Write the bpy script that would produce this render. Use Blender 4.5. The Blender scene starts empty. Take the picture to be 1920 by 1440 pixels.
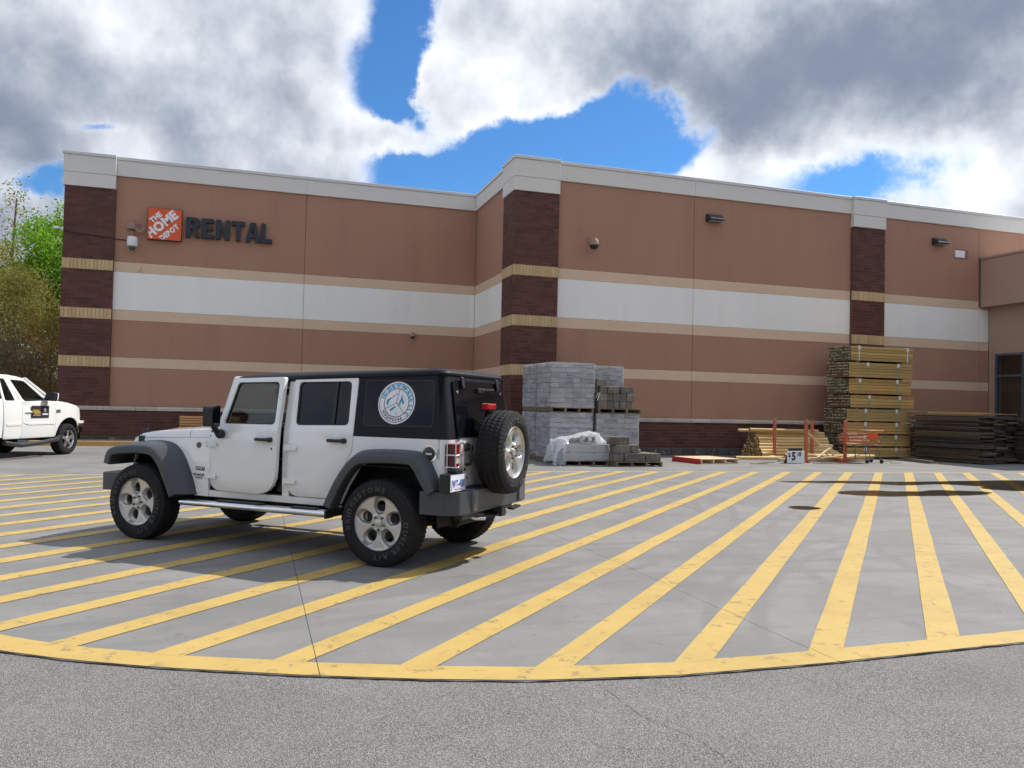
import bpy, bmesh, math, random
import numpy as np
from math import sin, cos, pi, radians, sqrt, atan2, hypot
from mathutils import Vector, Matrix
from mathutils.geometry import tessellate_polygon

random.seed(11)
rng = np.random.default_rng(11)
scene = bpy.context.scene
COL = scene.collection

# ------------------------------------------------------------------ camera
CAM_H = 1.5
FOCAL_PX, YAW, PITCH, ROLL = 1500.0, 0.3094, 0.0283, 0.0221     # in a 1920 px wide frame
fwd = Vector((sin(YAW) * cos(PITCH), cos(YAW) * cos(PITCH), sin(PITCH)))
rgt0 = Vector((cos(YAW), -sin(YAW), 0)); up0 = rgt0.cross(fwd)
rgt = cos(ROLL) * rgt0 + sin(ROLL) * up0
upv = -sin(ROLL) * rgt0 + cos(ROLL) * up0
cam_data = bpy.data.cameras.new('camera')
cam = bpy.data.objects.new('camera', cam_data); COL.objects.link(cam)
cam.matrix_world = Matrix(((rgt.x, upv.x, -fwd.x, 0), (rgt.y, upv.y, -fwd.y, 0), (rgt.z, upv.z, -fwd.z, CAM_H), (0, 0, 0, 1)))
cam_data.sensor_fit = 'HORIZONTAL'; cam_data.sensor_width = 36.0
cam_data.lens = 36.0 * FOCAL_PX / 1920.0
cam_data.clip_start = 0.05; cam_data.clip_end = 3000
scene.camera = cam

def view_dir(px, py):
    """direction of a sight line of the survey photograph (1920 x 1440)"""
    d = (px - 960) / FOCAL_PX * rgt - (py - 720) / FOCAL_PX * upv + fwd
    return d.normalized()

# ------------------------------------------------------------------ sky
SUN = Vector((0.84, 0.15, 1.0)).normalized()
world = bpy.data.worlds.new('World'); scene.world = world; world.use_nodes = True
wt = world.node_tree; wt.nodes.clear()
class NT:
    """tiny helper for node trees"""
    def __init__(s, t): s.t = t
    def n(s, typ, **kw):
        nd = s.t.nodes.new(typ)
        for k, v in kw.items():
            if k.startswith('_'): nd.inputs[k[1:].replace('_', ' ')].default_value = v
            else: setattr(nd, k, v)
        return nd
    def l(s, a, b): s.t.links.new(a, b)
    def m(s, op, a, b=None, c=None, clamp=False):
        nd = s.t.nodes.new('ShaderNodeMath'); nd.operation = op; nd.use_clamp = clamp
        for i, v in enumerate((a, b, c)):
            if v is None: continue
            if isinstance(v, (int, float)): nd.inputs[i].default_value = v
            else: s.l(v, nd.inputs[i])
        return nd.outputs[0]
    def ss(s, x, lo, hi):
        nd = s.t.nodes.new('ShaderNodeMapRange'); nd.interpolation_type = 'SMOOTHSTEP'
        s.l(x, nd.inputs['Value'])
        for i, v in zip(('From Min', 'From Max'), (lo, hi)): nd.inputs[i].default_value = v
        return nd.outputs['Result']
    def mix(s, f, a, b, mode='MIX'):
        nd = s.t.nodes.new('ShaderNodeMix'); nd.data_type = 'RGBA'; nd.blend_type = mode
        for sock, v in ((nd.inputs[0], f), (nd.inputs[6], a), (nd.inputs[7], b)):
            if isinstance(v, (int, float)): sock.default_value = v
            elif isinstance(v, tuple): sock.default_value = v if len(v) == 4 else (*v, 1)
            else: s.l(v, sock)
        return nd.outputs[2]
W = NT(wt)
tc = W.n('ShaderNodeTexCoord')
sky = W.n('ShaderNodeTexSky'); sky.sky_type = 'NISHITA'; sky.sun_disc = False
sky.sun_elevation = math.asin(SUN.z); sky.sun_rotation = atan2(SUN.x, SUN.y)
sky.air_density = 1.0; sky.dust_density = 0.3; sky.ozone_density = 2.0
# clouds, as a field over azimuth / elevation, its edges torn by fractal noise
def noise3(vec, scale, detail, rough):
    nd = W.n('ShaderNodeTexNoise', _Scale=scale, _Detail=detail, _Roughness=rough); W.l(vec, nd.inputs['Vector']); return nd
gen = tc.outputs['Generated']
warp = noise3(gen, 5.0, 7.0, 0.62)
wsep = W.n('ShaderNodeSeparateXYZ'); W.l(warp.outputs['Color'], wsep.inputs[0])
sep = W.n('ShaderNodeSeparateXYZ'); W.l(gen, sep.inputs[0])
az = W.m('ARCTAN2', sep.outputs[0], sep.outputs[1]); el = W.m('ARCSINE', sep.outputs[2])
WARP = 0.16
az = W.m('ADD', az, W.m('MULTIPLY', W.m('SUBTRACT', wsep.outputs[0], 0.5), WARP))
el = W.m('ADD', el, W.m('MULTIPLY', W.m('SUBTRACT', wsep.outputs[1], 0.5), WARP))
def blob(px, py, rx, ry, amp, acc):
    d = view_dir(px, py); a0 = atan2(d.x, d.y); e0 = math.asin(d.z)
    a = W.m('DIVIDE', W.m('SUBTRACT', az, a0), rx / FOCAL_PX); e = W.m('DIVIDE', W.m('SUBTRACT', el, e0), ry / FOCAL_PX)
    q = W.m('ADD', W.m('MULTIPLY', a, a), W.m('MULTIPLY', e, e))
    g = W.m('MULTIPLY', W.m('POWER', 2.718, W.m('MULTIPLY', q, -1.0)), amp)
    return g if acc is None else W.m('ADD', acc, g)
field = None
for b in [(300, 120, 430, 250, 0.55), (560, 290, 240, 80, 0.45), (640, 60, 90, 110, 0.3), (950, 90, 120, 140, 0.55), (745, 268, 75, 34, 0.95), (860, 195, 80, 70, 0.85), (1000, 150, 110, 75, 0.55), (1085, 165, 40, 30, .3), (1275, 240, 45, 45, 0.45),
          (1500, 70, 420, 190, 0.7), (1420, 290, 130, 70, 0.55), (1890, 330, 150, 60, 0.6), (1230, 60, 160, 110, 0.35), (1850, 150, 260, 140, .4), (60, 430, 100, 60, 0.5),
          (785, 40, 50, 110, -1.1), (725, 185, 66, 70, -1.1), (1165, 250, 160, 58, -1.15), (960, 295, 220, 60, -1.2), (800, 335, 130, 34, -1.1), (1650, 335, 150, 46, -1.15), (765, 230, 30, 30, -.3), (205, 272, 45, 14, -0.7), (100, 360, 55, 26, -0.95), (1190, 200, 60, 45, -.4), (1270, 290, 60, 40, -.5)]:
    field = blob(*b, field)
big = noise3(gen, 2.6, 3.0, 0.5)
dens = W.m('ADD', field, W.m('MULTIPLY', W.m('SUBTRACT', big.outputs['Fac'], 0.36), 0.9))
dens = W.m('ADD', dens, W.m('MULTIPLY', W.m('SUBTRACT', wsep.outputs[2], 0.5), 0.75))
fine = noise3(gen, 20.0, 5.0, 0.62)
dens = W.m('ADD', dens, W.m('MULTIPLY', W.m('SUBTRACT', fine.outputs['Fac'], 0.5), 0.6))
mask = W.ss(dens, -0.30, 0.40)
# relief: what has less cloud towards the sun is brighter; thick parts turn grey from below
sunward = W.n('ShaderNodeVectorMath'); sunward.operation = 'ADD'; W.l(gen, sunward.inputs[0]); sunward.inputs[1].default_value = SUN * 0.05
n0 = noise3(gen, 4.2, 6.0, 0.56); n1 = noise3(sunward.outputs[0], 4.2, 6.0, 0.56)
relief = W.m('MULTIPLY', W.m('SUBTRACT', n0.outputs['Fac'], n1.outputs['Fac']), 1.9)
dark = None
for b in [(1560, 120, 430, 150, 0.40), (1350, 190, 190, 90, 0.16), (30, 310, 170, 110, 0.26), (20, 80, 150, 160, 0.16), (480, 190, 170, 60, 0.13), (620, 130, 130, 60, 0.08), (1430, 320, 190, 45, -0.22), (1900, 340, 160, 60, -0.25), (950, 110, 170, 130, -0.30), (700, 120, 60, 120, -.1), (600, 310, 200, 40, -.12), (300, 130, 330, 170, 0.12)]:
    dark = blob(*b, dark)
bright = W.m('SUBTRACT', W.m('ADD', 0.45, relief), dark)
bright = W.m('SUBTRACT', bright, W.m('MULTIPLY', W.ss(dens, 0.15, 1.0), 0.16))
bright = W.m('ADD', bright, W.m('MULTIPLY', W.m('SUBTRACT', 1.0, W.ss(dens, 0.05, 0.4)), 0.14))
bright = W.ss(bright, -0.22, 0.93)
cloud_col = W.mix(bright, (0.155, 0.186, 0.25, 1), (0.71, 0.73, 0.76, 1))
SKY_STRENGTH = 0.1
blue = W.mix(1.0, sky.outputs[0], (0.34, 0.63, 0.90, 1), 'MULTIPLY')
cloud_b = W.mix(1.0, cloud_col, (1 / SKY_STRENGTH,) * 3 + (1,), 'MULTIPLY')
final = W.mix(mask, blue, cloud_b)
bg = W.n('ShaderNodeBackground', _Strength=SKY_STRENGTH); W.l(final, bg.inputs['Color'])
world.cycles.sampling_method = 'MANUAL'; world.cycles.sample_map_resolution = 256
wo = W.n('ShaderNodeOutputWorld'); W.l(bg.outputs[0], wo.inputs['Surface'])

# ------------------------------------------------------------------ sun, exposure
sl = bpy.data.lights.new('sun', 'SUN'); sl.energy = 3.0; sl.angle = radians(0.5); sl.color = (1.0, 0.955, 0.89)
so = bpy.data.objects.new('sun', sl); COL.objects.link(so); so.location = (30, 0, 40)
so.rotation_euler = SUN.to_track_quat('Z', 'Y').to_euler()
vs = scene.view_settings
vs.view_transform = 'Standard'; vs.look = 'None'; vs.exposure = 0.72; vs.gamma = 1.0; vs.use_curve_mapping = False
scene.cycles.use_denoising = True
scene.cycles.use_adaptive_sampling = True; scene.cycles.adaptive_threshold = 0.03
scene.cycles.max_bounces = 8; scene.cycles.transparent_max_bounces = 16
scene.cycles.caustics_reflective = False; scene.cycles.caustics_refractive = False

# ------------------------------------------------------------------ materials
MATS = {}
def srgb(r, g, b):
    f = lambda c: ((c / 255 + 0.055) / 1.055) ** 2.4 if c > 10 else c / 255 / 12.92
    return (f(r), f(g), f(b))
def mat(name, col, rough=0.6, metal=0.0, var=0.12, scale=3.0, fine=0.0, fscale=120.0, bump=0.0, bscale=60.0, coat=0.0, rnd=0.0, stain=None, stretch=None, spec=0.5, emit=None):
    """procedural surface: base colour, soft mottling, fine grain, relief, per-piece variation"""
    if name in MATS: return MATS[name]
    m = bpy.data.materials.new(name); m.use_nodes = True; MATS[name] = m
    T = NT(m.node_tree); p = m.node_tree.nodes['Principled BSDF']
    geo = T.n('ShaderNodeNewGeometry'); pos = geo.outputs['Position']
    if stretch:
        mp = T.n('ShaderNodeMapping'); mp.inputs['Scale'].default_value = stretch; T.l(pos, mp.inputs['Vector']); pos = mp.outputs[0]
    n1 = T.n('ShaderNodeTexNoise', _Scale=scale, _Detail=6.0, _Roughness=0.6); T.l(pos, n1.inputs['Vector'])
    f = T.m('ADD', T.m('MULTIPLY', T.m('SUBTRACT', n1.outputs['Fac'], 0.5), 2 * var * 1.6), 1.0)
    if fine:
        n2 = T.n('ShaderNodeTexNoise', _Scale=fscale, _Detail=3.0, _Roughness=0.7); T.l(pos, n2.inputs['Vector'])
        f = T.m('MULTIPLY', f, T.m('ADD', T.m('MULTIPLY', T.m('SUBTRACT', n2.outputs['Fac'], 0.5), 2 * fine), 1.0))
    if rnd:
        oi = T.n('ShaderNodeObjectInfo')
        r = T.m('FRACT', T.m('ADD', T.m('MULTIPLY', oi.outputs['Random'], 7.31), geo.outputs['Random Per Island']))
        f = T.m('MULTIPLY', f, T.m('ADD', T.m('MULTIPLY', T.m('SUBTRACT', r, 0.5), 2 * rnd), 1.0))
    c = T.mix(1.0, (*col, 1), (1, 1, 1, 1), 'MULTIPLY')
    vm = T.n('ShaderNodeVectorMath'); vm.operation = 'SCALE'; vm.inputs[0].default_value = col; T.l(f, vm.inputs['Scale'])
    out = vm.outputs[0]
    if stain:                                   # (colour, scale, lo, hi, amount): dirt patches with a shape of their own
        n3 = T.n('ShaderNodeTexNoise', _Scale=stain[1], _Detail=5.0, _Roughness=0.65); T.l(pos, n3.inputs['Vector'])
        out = T.mix(T.m('MULTIPLY', T.ss(n3.outputs['Fac'], stain[2], stain[3]), stain[4]), out, (*stain[0], 1))
    T.l(out, p.inputs['Base Color'])
    p.inputs['Roughness'].default_value = rough; p.inputs['Metallic'].default_value = metal
    p.inputs['Specular IOR Level'].default_value = spec
    if coat: p.inputs['Coat Weight'].default_value = coat; p.inputs['Coat Roughness'].default_value = 0.04
    if emit: p.inputs['Emission Color'].default_value = (*emit[0], 1); p.inputs['Emission Strength'].default_value = emit[1]
    if bump:
        n4 = T.n('ShaderNodeTexNoise', _Scale=bscale, _Detail=4.0, _Roughness=0.7); T.l(pos, n4.inputs['Vector'])
        b = T.n('ShaderNodeBump', _Strength=min(1.0, bump), _Distance=0.01); T.l(n4.outputs['Fac'], b.inputs['Height']); T.l(b.outputs[0], p.inputs['Normal'])
    return m
def glass(name, tint, ior=1.5, rough=0.01):
    if name in MATS: return MATS[name]
    m = bpy.data.materials.new(name); m.use_nodes = True; MATS[name] = m
    T = NT(m.node_tree); m.node_tree.nodes.clear()
    tr = T.n('ShaderNodeBsdfTransparent'); tr.inputs['Color'].default_value = (*tint, 1)
    gl = T.n('ShaderNodeBsdfGlossy'); gl.inputs['Roughness'].default_value = rough; gl.inputs['Color'].default_value = (0.9, 0.95, 1, 1)
    geo = T.n('ShaderNodeNewGeometry'); fr = T.n('ShaderNodeFresnel')                 # thin pane: same reflectance from either side
    T.l(T.m('ADD', ior, T.m('MULTIPLY', geo.outputs['Backfacing'], 1 / ior - ior)), fr.inputs['IOR']); mx = T.n('ShaderNodeMixShader'); o = T.n('ShaderNodeOutputMaterial')
    T.l(fr.outputs[0], mx.inputs[0]); T.l(tr.outputs[0], mx.inputs[1]); T.l(gl.outputs[0], mx.inputs[2]); T.l(mx.outputs[0], o.inputs[0])
    return m

# ------------------------------------------------------------------ mesh helpers
def tag(o, label=None, cat=None, group=None, kind=None):
    if label: o['label'] = label
    if cat: o['category'] = cat
    if group: o['group'] = group
    if kind: o['kind'] = kind
    return o
def empty(name, loc=(0, 0, 0), rotz=0.0, label=None, cat=None, group=None, parent=None):
    o = bpy.data.objects.new(name, None); COL.objects.link(o); o.location = loc; o.rotation_euler = (0, 0, rotz)
    o.empty_display_size = 0.2
    if parent: o.parent = parent
    return tag(o, label, cat, group)
def link(name, mesh, parent=None, loc=(0, 0, 0), rot=(0, 0, 0)):
    o = bpy.data.objects.new(name, mesh); COL.objects.link(o); o.location = loc; o.rotation_euler = rot
    if parent: o.parent = parent
    return o
class MB:
    """collects faces for ONE mesh"""
    def __init__(s): s.v = []; s.f = []; s.mi = []
    def add(s, vs, fs, mi=0):
        k = len(s.v); s.v += [tuple(map(float, q)) for q in vs]; s.f += [tuple(i + k for i in f) for f in fs]; s.mi += [mi] * len(fs); return s
    def box(s, x0, x1, y0, y1, z0, z1, mi=0):
        return s.add([(x0, y0, z0), (x1, y0, z0), (x1, y1, z0), (x0, y1, z0), (x0, y0, z1), (x1, y0, z1), (x1, y1, z1), (x0, y1, z1)],
                     [(0, 3, 2, 1), (4, 5, 6, 7), (0, 1, 5, 4), (1, 2, 6, 5), (2, 3, 7, 6), (3, 0, 4, 7)], mi)
    def obox(s, c, ax, ay, az_, mi=0):          # oriented box: centre, three half-axis vectors
        c, ax, ay, az_ = map(Vector, (c, ax, ay, az_)); P = []
        for k in (-1, 1):
            for i, j in ((-1, -1), (1, -1), (1, 1), (-1, 1)): P.append(c + ax * i + ay * j + az_ * k)
        return s.add(P, [(0, 3, 2, 1), (4, 5, 6, 7), (0, 1, 5, 4), (1, 2, 6, 5), (2, 3, 7, 6), (3, 0, 4, 7)], mi)
    def bar(s, a, b, w, h, up=(0, 0, 1), mi=0):  # rectangular bar from a to b
        a, b = Vector(a), Vector(b); d = (b - a).normalized(); u = Vector(up)
        if abs(d.dot(u)) > 0.99: u = Vector((1, 0, 0))
        r = d.cross(u).normalized(); u = r.cross(d)
        return s.obox((a + b) / 2, (b - a) / 2, r * w / 2, u * h / 2, mi)
    def prism(s, poly, axis, a, b, mi=0):       # polygon in the other two axes, extruded along axis
        def P(u, v, w): return {'x': (w, u, v), 'y': (u, w, v), 'z': (u, v, w)}[axis]
        n = len(poly); vs = [P(u, v, a) for u, v in poly] + [P(u, v, b) for u, v in poly]
        tri = tessellate_polygon([[Vector((u, v, 0)) for u, v in poly]])
        fs = [tuple(t) for t in tri] + [tuple(i + n for i in reversed(t)) for t in tri]
        fs += [(i, i + n, (i + 1) % n + n, (i + 1) % n) for i in range(n)]
        return s.add(vs, fs, mi)
    def tube(s, path, r, n=10, caps=True, mi=0, closed=False):
        P = [Vector(p) for p in path]; R = r if isinstance(r, (list, tuple)) else [r] * len(P); vs = []; fs = []
        prev = None
        for i, p in enumerate(P):
            if closed: d = P[(i + 1) % len(P)] - P[i - 1]
            else: d = P[min(i + 1, len(P) - 1)] - P[max(i - 1, 0)]
            d.normalize()
            if prev is None:
                u = Vector((0, 0, 1)) if abs(d.z) < 0.9 else Vector((1, 0, 0)); u = (u - d * u.dot(d)).normalized()
            else: u = (prev - d * prev.dot(d)).normalized()
            prev = u; w = d.cross(u)
            for k in range(n): t = 2 * pi * k / n; vs.append(p + (u * cos(t) + w * sin(t)) * R[i])
        m = len(P)
        for i in range(m if closed else m - 1):
            for k in range(n):
                a = i * n + k; b = i * n + (k + 1) % n; c = ((i + 1) % m) * n + (k + 1) % n; d_ = ((i + 1) % m) * n + k
                fs.append((a, b, c, d_))
        if caps and not closed: fs += [tuple(reversed(range(n))), tuple((m - 1) * n + k for k in range(n))]
        return s.add(vs, fs, mi)
    def lathe(s, prof, n=32, c=(0, 0, 0), axis='y', mi=0, close=False):   # prof: (along axis, radius)
        vs = []; fs = []; c = Vector(c)
        for h, r in prof:
            for k in range(n):
                t = 2 * pi * k / n; u, v = r * cos(t), r * sin(t)
                vs.append(c + Vector({'y': (u, h, v), 'x': (h, u, v), 'z': (u, v, h)}[axis]))
        m = len(prof)
        for i in range(m if close else m - 1):
            for k in range(n):
                j = (i + 1) % m
                fs.append((i * n + k, i * n + (k + 1) % n, j * n + (k + 1) % n, j * n + k))
        if not close:
            if prof[0][1] > 1e-5: fs.append(tuple(range(n)))
            if prof[-1][1] > 1e-5: fs.append(tuple((m - 1) * n + k for k in range(n)))
        return s.add(vs, fs, mi)
    def loft(s, loops, cap0=True, cap1=True, mi=0):  # equal-count closed loops
        n = len(loops[0]); vs = [p for l in loops for p in l]; fs = []
        for i in range(len(loops) - 1):
            for k in range(n): fs.append((i * n + k, i * n + (k + 1) % n, (i + 1) * n + (k + 1) % n, (i + 1) * n + k))
        if cap0: fs.append(tuple(reversed(range(n))))
        if cap1: fs.append(tuple((len(loops) - 1) * n + k for k in range(n)))
        return s.add(vs, fs, mi)
    def grid(s, rows, mi=0):                     # open sheet from rows of points
        n = len(rows[0]); vs = [p for r in rows for p in r]
        return s.add(vs, [(i * n + k, i * n + k + 1, (i + 1) * n + k + 1, (i + 1) * n + k) for i in range(len(rows) - 1) for k in range(n - 1)], mi)
    def sphere(s, c, r, n=12, m=8, sc=(1, 1, 1), mi=0):
        vs = []; fs = []
        for i in range(m + 1):
            ph = pi * i / m
            for k in range(n): t = 2 * pi * k / n; vs.append((c[0] + r * sc[0] * sin(ph) * cos(t), c[1] + r * sc[1] * sin(ph) * sin(t), c[2] + r * sc[2] * cos(ph)))
        for i in range(m):
            for k in range(n): fs.append((i * n + k, i * n + (k + 1) % n, (i + 1) * n + (k + 1) % n, (i + 1) * n + k))
        return s.add(vs, fs, mi)
    def panel(s, outer, holes, f, thick, cuts_u=(), cuts_v=(), mi=0):
        """flat outline (u,v) with holes -> curved sheet of given thickness; f(u,v,t) -> point, t 0 outside .. 1 inside"""
        loops = [outer] + list(holes); pts = [q for l in loops for q in l]
        bm = bmesh.new(); bv = [bm.verts.new((u, v, 0)) for u, v in pts]
        for t in tessellate_polygon([[Vector((u, v, 0)) for u, v in l] for l in loops]):
            try: bm.faces.new([bv[i] for i in t])
            except ValueError: pass
        for axis, cuts in ((0, cuts_u), (1, cuts_v)):
            for c in cuts:
                co = [0, 0, 0]; no = [0, 0, 0]; co[axis] = c; no[axis] = 1
                bmesh.ops.bisect_plane(bm, geom=bm.verts[:] + bm.edges[:] + bm.faces[:], dist=1e-5, plane_co=co, plane_no=no)
        bmesh.ops.remove_doubles(bm, verts=bm.verts[:], dist=1e-6)
        bm.verts.index_update(); n = len(bm.verts)
        vs = [f(v.co.x, v.co.y, 0) for v in bm.verts] + [f(v.co.x, v.co.y, 1) for v in bm.verts]; fs = []
        for fa in bm.faces:
            ids = [v.index for v in fa.verts]; fs.append(tuple(ids)); fs.append(tuple(i + n for i in reversed(ids)))
        for e in bm.edges:
            if len(e.link_faces) == 1: a, b = e.verts[0].index, e.verts[1].index; fs.append((a, b, b + n, a + n))
        bm.free(); return s.add(vs, fs, mi)
    def mesh(s, name, mats, smooth=0, bevel=0, org=(0, 0, 0), segs=2):
        me = bpy.data.meshes.new(name)
        me.from_pydata([(x - org[0], y - org[1], z - org[2]) for x, y, z in s.v], [], s.f)
        for m_ in (mats if isinstance(mats, (list, tuple)) else [mats]): me.materials.append(m_)
        if any(s.mi): me.polygons.foreach_set('material_index', s.mi)
        bm = bmesh.new(); bm.from_mesh(me)
        if bevel:
            bmesh.ops.remove_doubles(bm, verts=bm.verts[:], dist=1e-5)
            bmesh.ops.recalc_face_normals(bm, faces=bm.faces[:])
            ed = [e for e in bm.edges if len(e.link_faces) == 2 and e.calc_face_angle(0) > 0.5]
            bmesh.ops.bevel(bm, geom=ed, offset=bevel, segments=segs, affect='EDGES', profile=0.5, clamp_overlap=True)
        bmesh.ops.recalc_face_normals(bm, faces=bm.faces[:])
        bm.to_mesh(me); bm.free()
        if smooth:
            me.polygons.foreach_set('use_smooth', [True] * len(me.polygons)); me.set_sharp_from_angle(angle=radians(smooth))
        me.update(); return me
    def build(s, name, mats, parent=None, smooth=0, bevel=0, world=False, loc=(0, 0, 0), rot=(0, 0, 0), segs=2):
        org = tuple(parent.location) if (world and parent) else (0, 0, 0)
        return link(name, s.mesh(name, mats, smooth, bevel, org, segs), parent, loc, rot)
def rounded(poly, r, n=5):
    """round the corners of a polygon; r number or list"""
    out = []; m = len(poly)
    for i, p in enumerate(poly):
        ri = r[i] if isinstance(r, (list, tuple)) else r
        a, b = Vector(poly[i - 1]), Vector(poly[(i + 1) % m]); p = Vector(p)
        if ri <= 0: out.append(tuple(p)); continue
        da, db = (a - p), (b - p); la, lb = da.length, db.length; da.normalize(); db.normalize()
        t = min(ri, la * 0.49, lb * 0.49); A = p + da * t; B = p + db * t
        for k in range(n + 1):
            s_ = k / n; out.append(tuple(A * (1 - s_) ** 2 + p * 2 * s_ * (1 - s_) + B * s_ ** 2))
    return out
_glyph = {}
def glyph(ch, bold=0.0, outline=0.0):
    """built-in vector letter as (verts2d, faces, advance), cap height about 0.7"""
    key = (ch, bold, outline)
    if key in _glyph: return _glyph[key]
    cu = bpy.data.curves.new('g', 'FONT'); cu.body = ch; cu.size = 1.0; cu.resolution_u = 3; cu.offset = bold
    if outline: cu.fill_mode = 'NONE'; cu.bevel_depth = outline; cu.bevel_resolution = 0
    else: cu.dimensions = '2D'; cu.fill_mode = 'BOTH' if False else cu.fill_mode
    o = bpy.data.objects.new('g', cu); COL.objects.link(o); bpy.context.view_layer.update()
    me = o.evaluated_get(bpy.context.evaluated_depsgraph_get()).to_mesh()
    V = [(v.co.x, v.co.y) if not outline else (v.co.x, v.co.y, v.co.z) for v in me.vertices]; F = [tuple(p.vertices) for p in me.polygons]
    xs = [v[0] for v in V] or [0, 0.3]
    bpy.data.objects.remove(o); bpy.data.curves.remove(cu)
    _glyph[key] = (V, F, min(xs), max(xs)); return _glyph[key]
def write(mb, text, f, h, bold=0.0, gap=0.08, wide=1.0, mi=0, outline=0.0):
    """lay letters on f(u,v) centred at u=0, cap height h; returns width"""
    s = h / 0.7; cur = 0; items = []
    for ch in text:
        if ch == ' ': cur += 0.28; continue
        V, F, a, b = glyph(ch, bold, outline); items.append((V, F, cur - a)); cur += (b - a) + gap
    w = cur - gap
    for V, F, off in items:
        mb.add([f(((v[0] + off) - w / 2) * s * wide, v[1] * s) for v in V], F, mi)
    return w * s * wide
def write_arc(mb, text, f, r, h, a0, step_scale=1.0, bold=0.0, outward=True, outline=0.0, gap=0.1, mi=0):
    """letters round a circle, clockwise from angle a0 (tops out) or counter-clockwise (tops in); f(u,v[,w])"""
    s = h / 0.7; a = a0
    for ch in text:
        if ch == ' ': a += (-1 if outward else 1) * 0.30 * s / r * step_scale; continue
        V, F, x0, x1 = glyph(ch, bold, outline); wd = (x1 - x0) * s; da = (wd / 2 + gap * s / 2) / r * step_scale
        a += -da if outward else da
        P = []
        for v in V:
            x = (v[0] - (x0 + x1) / 2) * s; y = v[1] * s
            if outward: t = a - x / r; rr = r + y
            else: t = a + x / r; rr = r + h - y
            q = (rr * cos(t), rr * sin(t)); P.append(f(*q) if not outline else f(q[0], q[1], v[2] * s))
        mb.add(P, F, mi)
        a += -da if outward else da
    return a

# ================================================================== GROUND
def surface_asphalt():
    m = bpy.data.materials.new('asphalt'); m.use_nodes = True; T = NT(m.node_tree); p = m.node_tree.nodes['Principled BSDF']
    geo = T.n('ShaderNodeNewGeometry'); pos = geo.outputs['Position']
    vo = T.n('ShaderNodeTexVoronoi', _Scale=145.0, _Randomness=1.0); T.l(pos, vo.inputs['Vector'])
    vo2 = T.n('ShaderNodeTexVoronoi', _Scale=260.0, _Randomness=1.0); T.l(pos, vo2.inputs['Vector'])
    sc = T.n('ShaderNodeSeparateColor'); T.l(vo.outputs['Color'], sc.inputs[0])
    sc2 = T.n('ShaderNodeSeparateColor'); T.l(vo2.outputs['Color'], sc2.inputs[0])
    n1 = T.n('ShaderNodeTexNoise', _Scale=1.3, _Detail=7.0, _Roughness=0.65); T.l(pos, n1.inputs['Vector'])
    stone = T.m('MULTIPLY', T.ss(sc.outputs[0], 0.35, 1.0), T.ss(vo.outputs['Distance'], 0.0085, 0.003))
    stone = T.ss(sc.outputs[0], 0.3, 1.0)
    c = T.mix(stone, (0.142, 0.136, 0.127, 1), (0.325, 0.308, 0.28, 1))
    c = T.mix(T.m('MULTIPLY', T.ss(sc2.outputs[1], 0.5, 1.0), 0.55), c, (0.42, 0.39, 0.36, 1))
    c = T.mix(T.m('MULTIPLY', T.ss(vo.outputs['Distance'], 0.42, 0.72), 0.75), c, (0.06, 0.057, 0.053, 1))
    c = T.mix(T.m('MULTIPLY', T.ss(n1.outputs['Fac'], 0.35, 0.7), 0.25), c, (0.30, 0.282, 0.265, 1))
    n5 = T.n('ShaderNodeTexNoise', _Scale=0.45, _Detail=5.0, _Roughness=0.6); T.l(pos, n5.inputs['Vector'])
    c = T.mix(T.m('MULTIPLY', T.ss(n5.outputs['Fac'], 0.48, 0.72), 0.3), c, (0.12, 0.115, 0.11, 1))
    T.l(c, p.inputs['Base Color']); p.inputs['Roughness'].default_value = 0.85
    bp = T.n('ShaderNodeBump', _Strength=0.9, _Distance=0.006); T.l(T.m('SUBTRACT', 1.0, vo.outputs['Distance']), bp.inputs['Height']); T.l(bp.outputs[0], p.inputs['Normal'])
    return m
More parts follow.
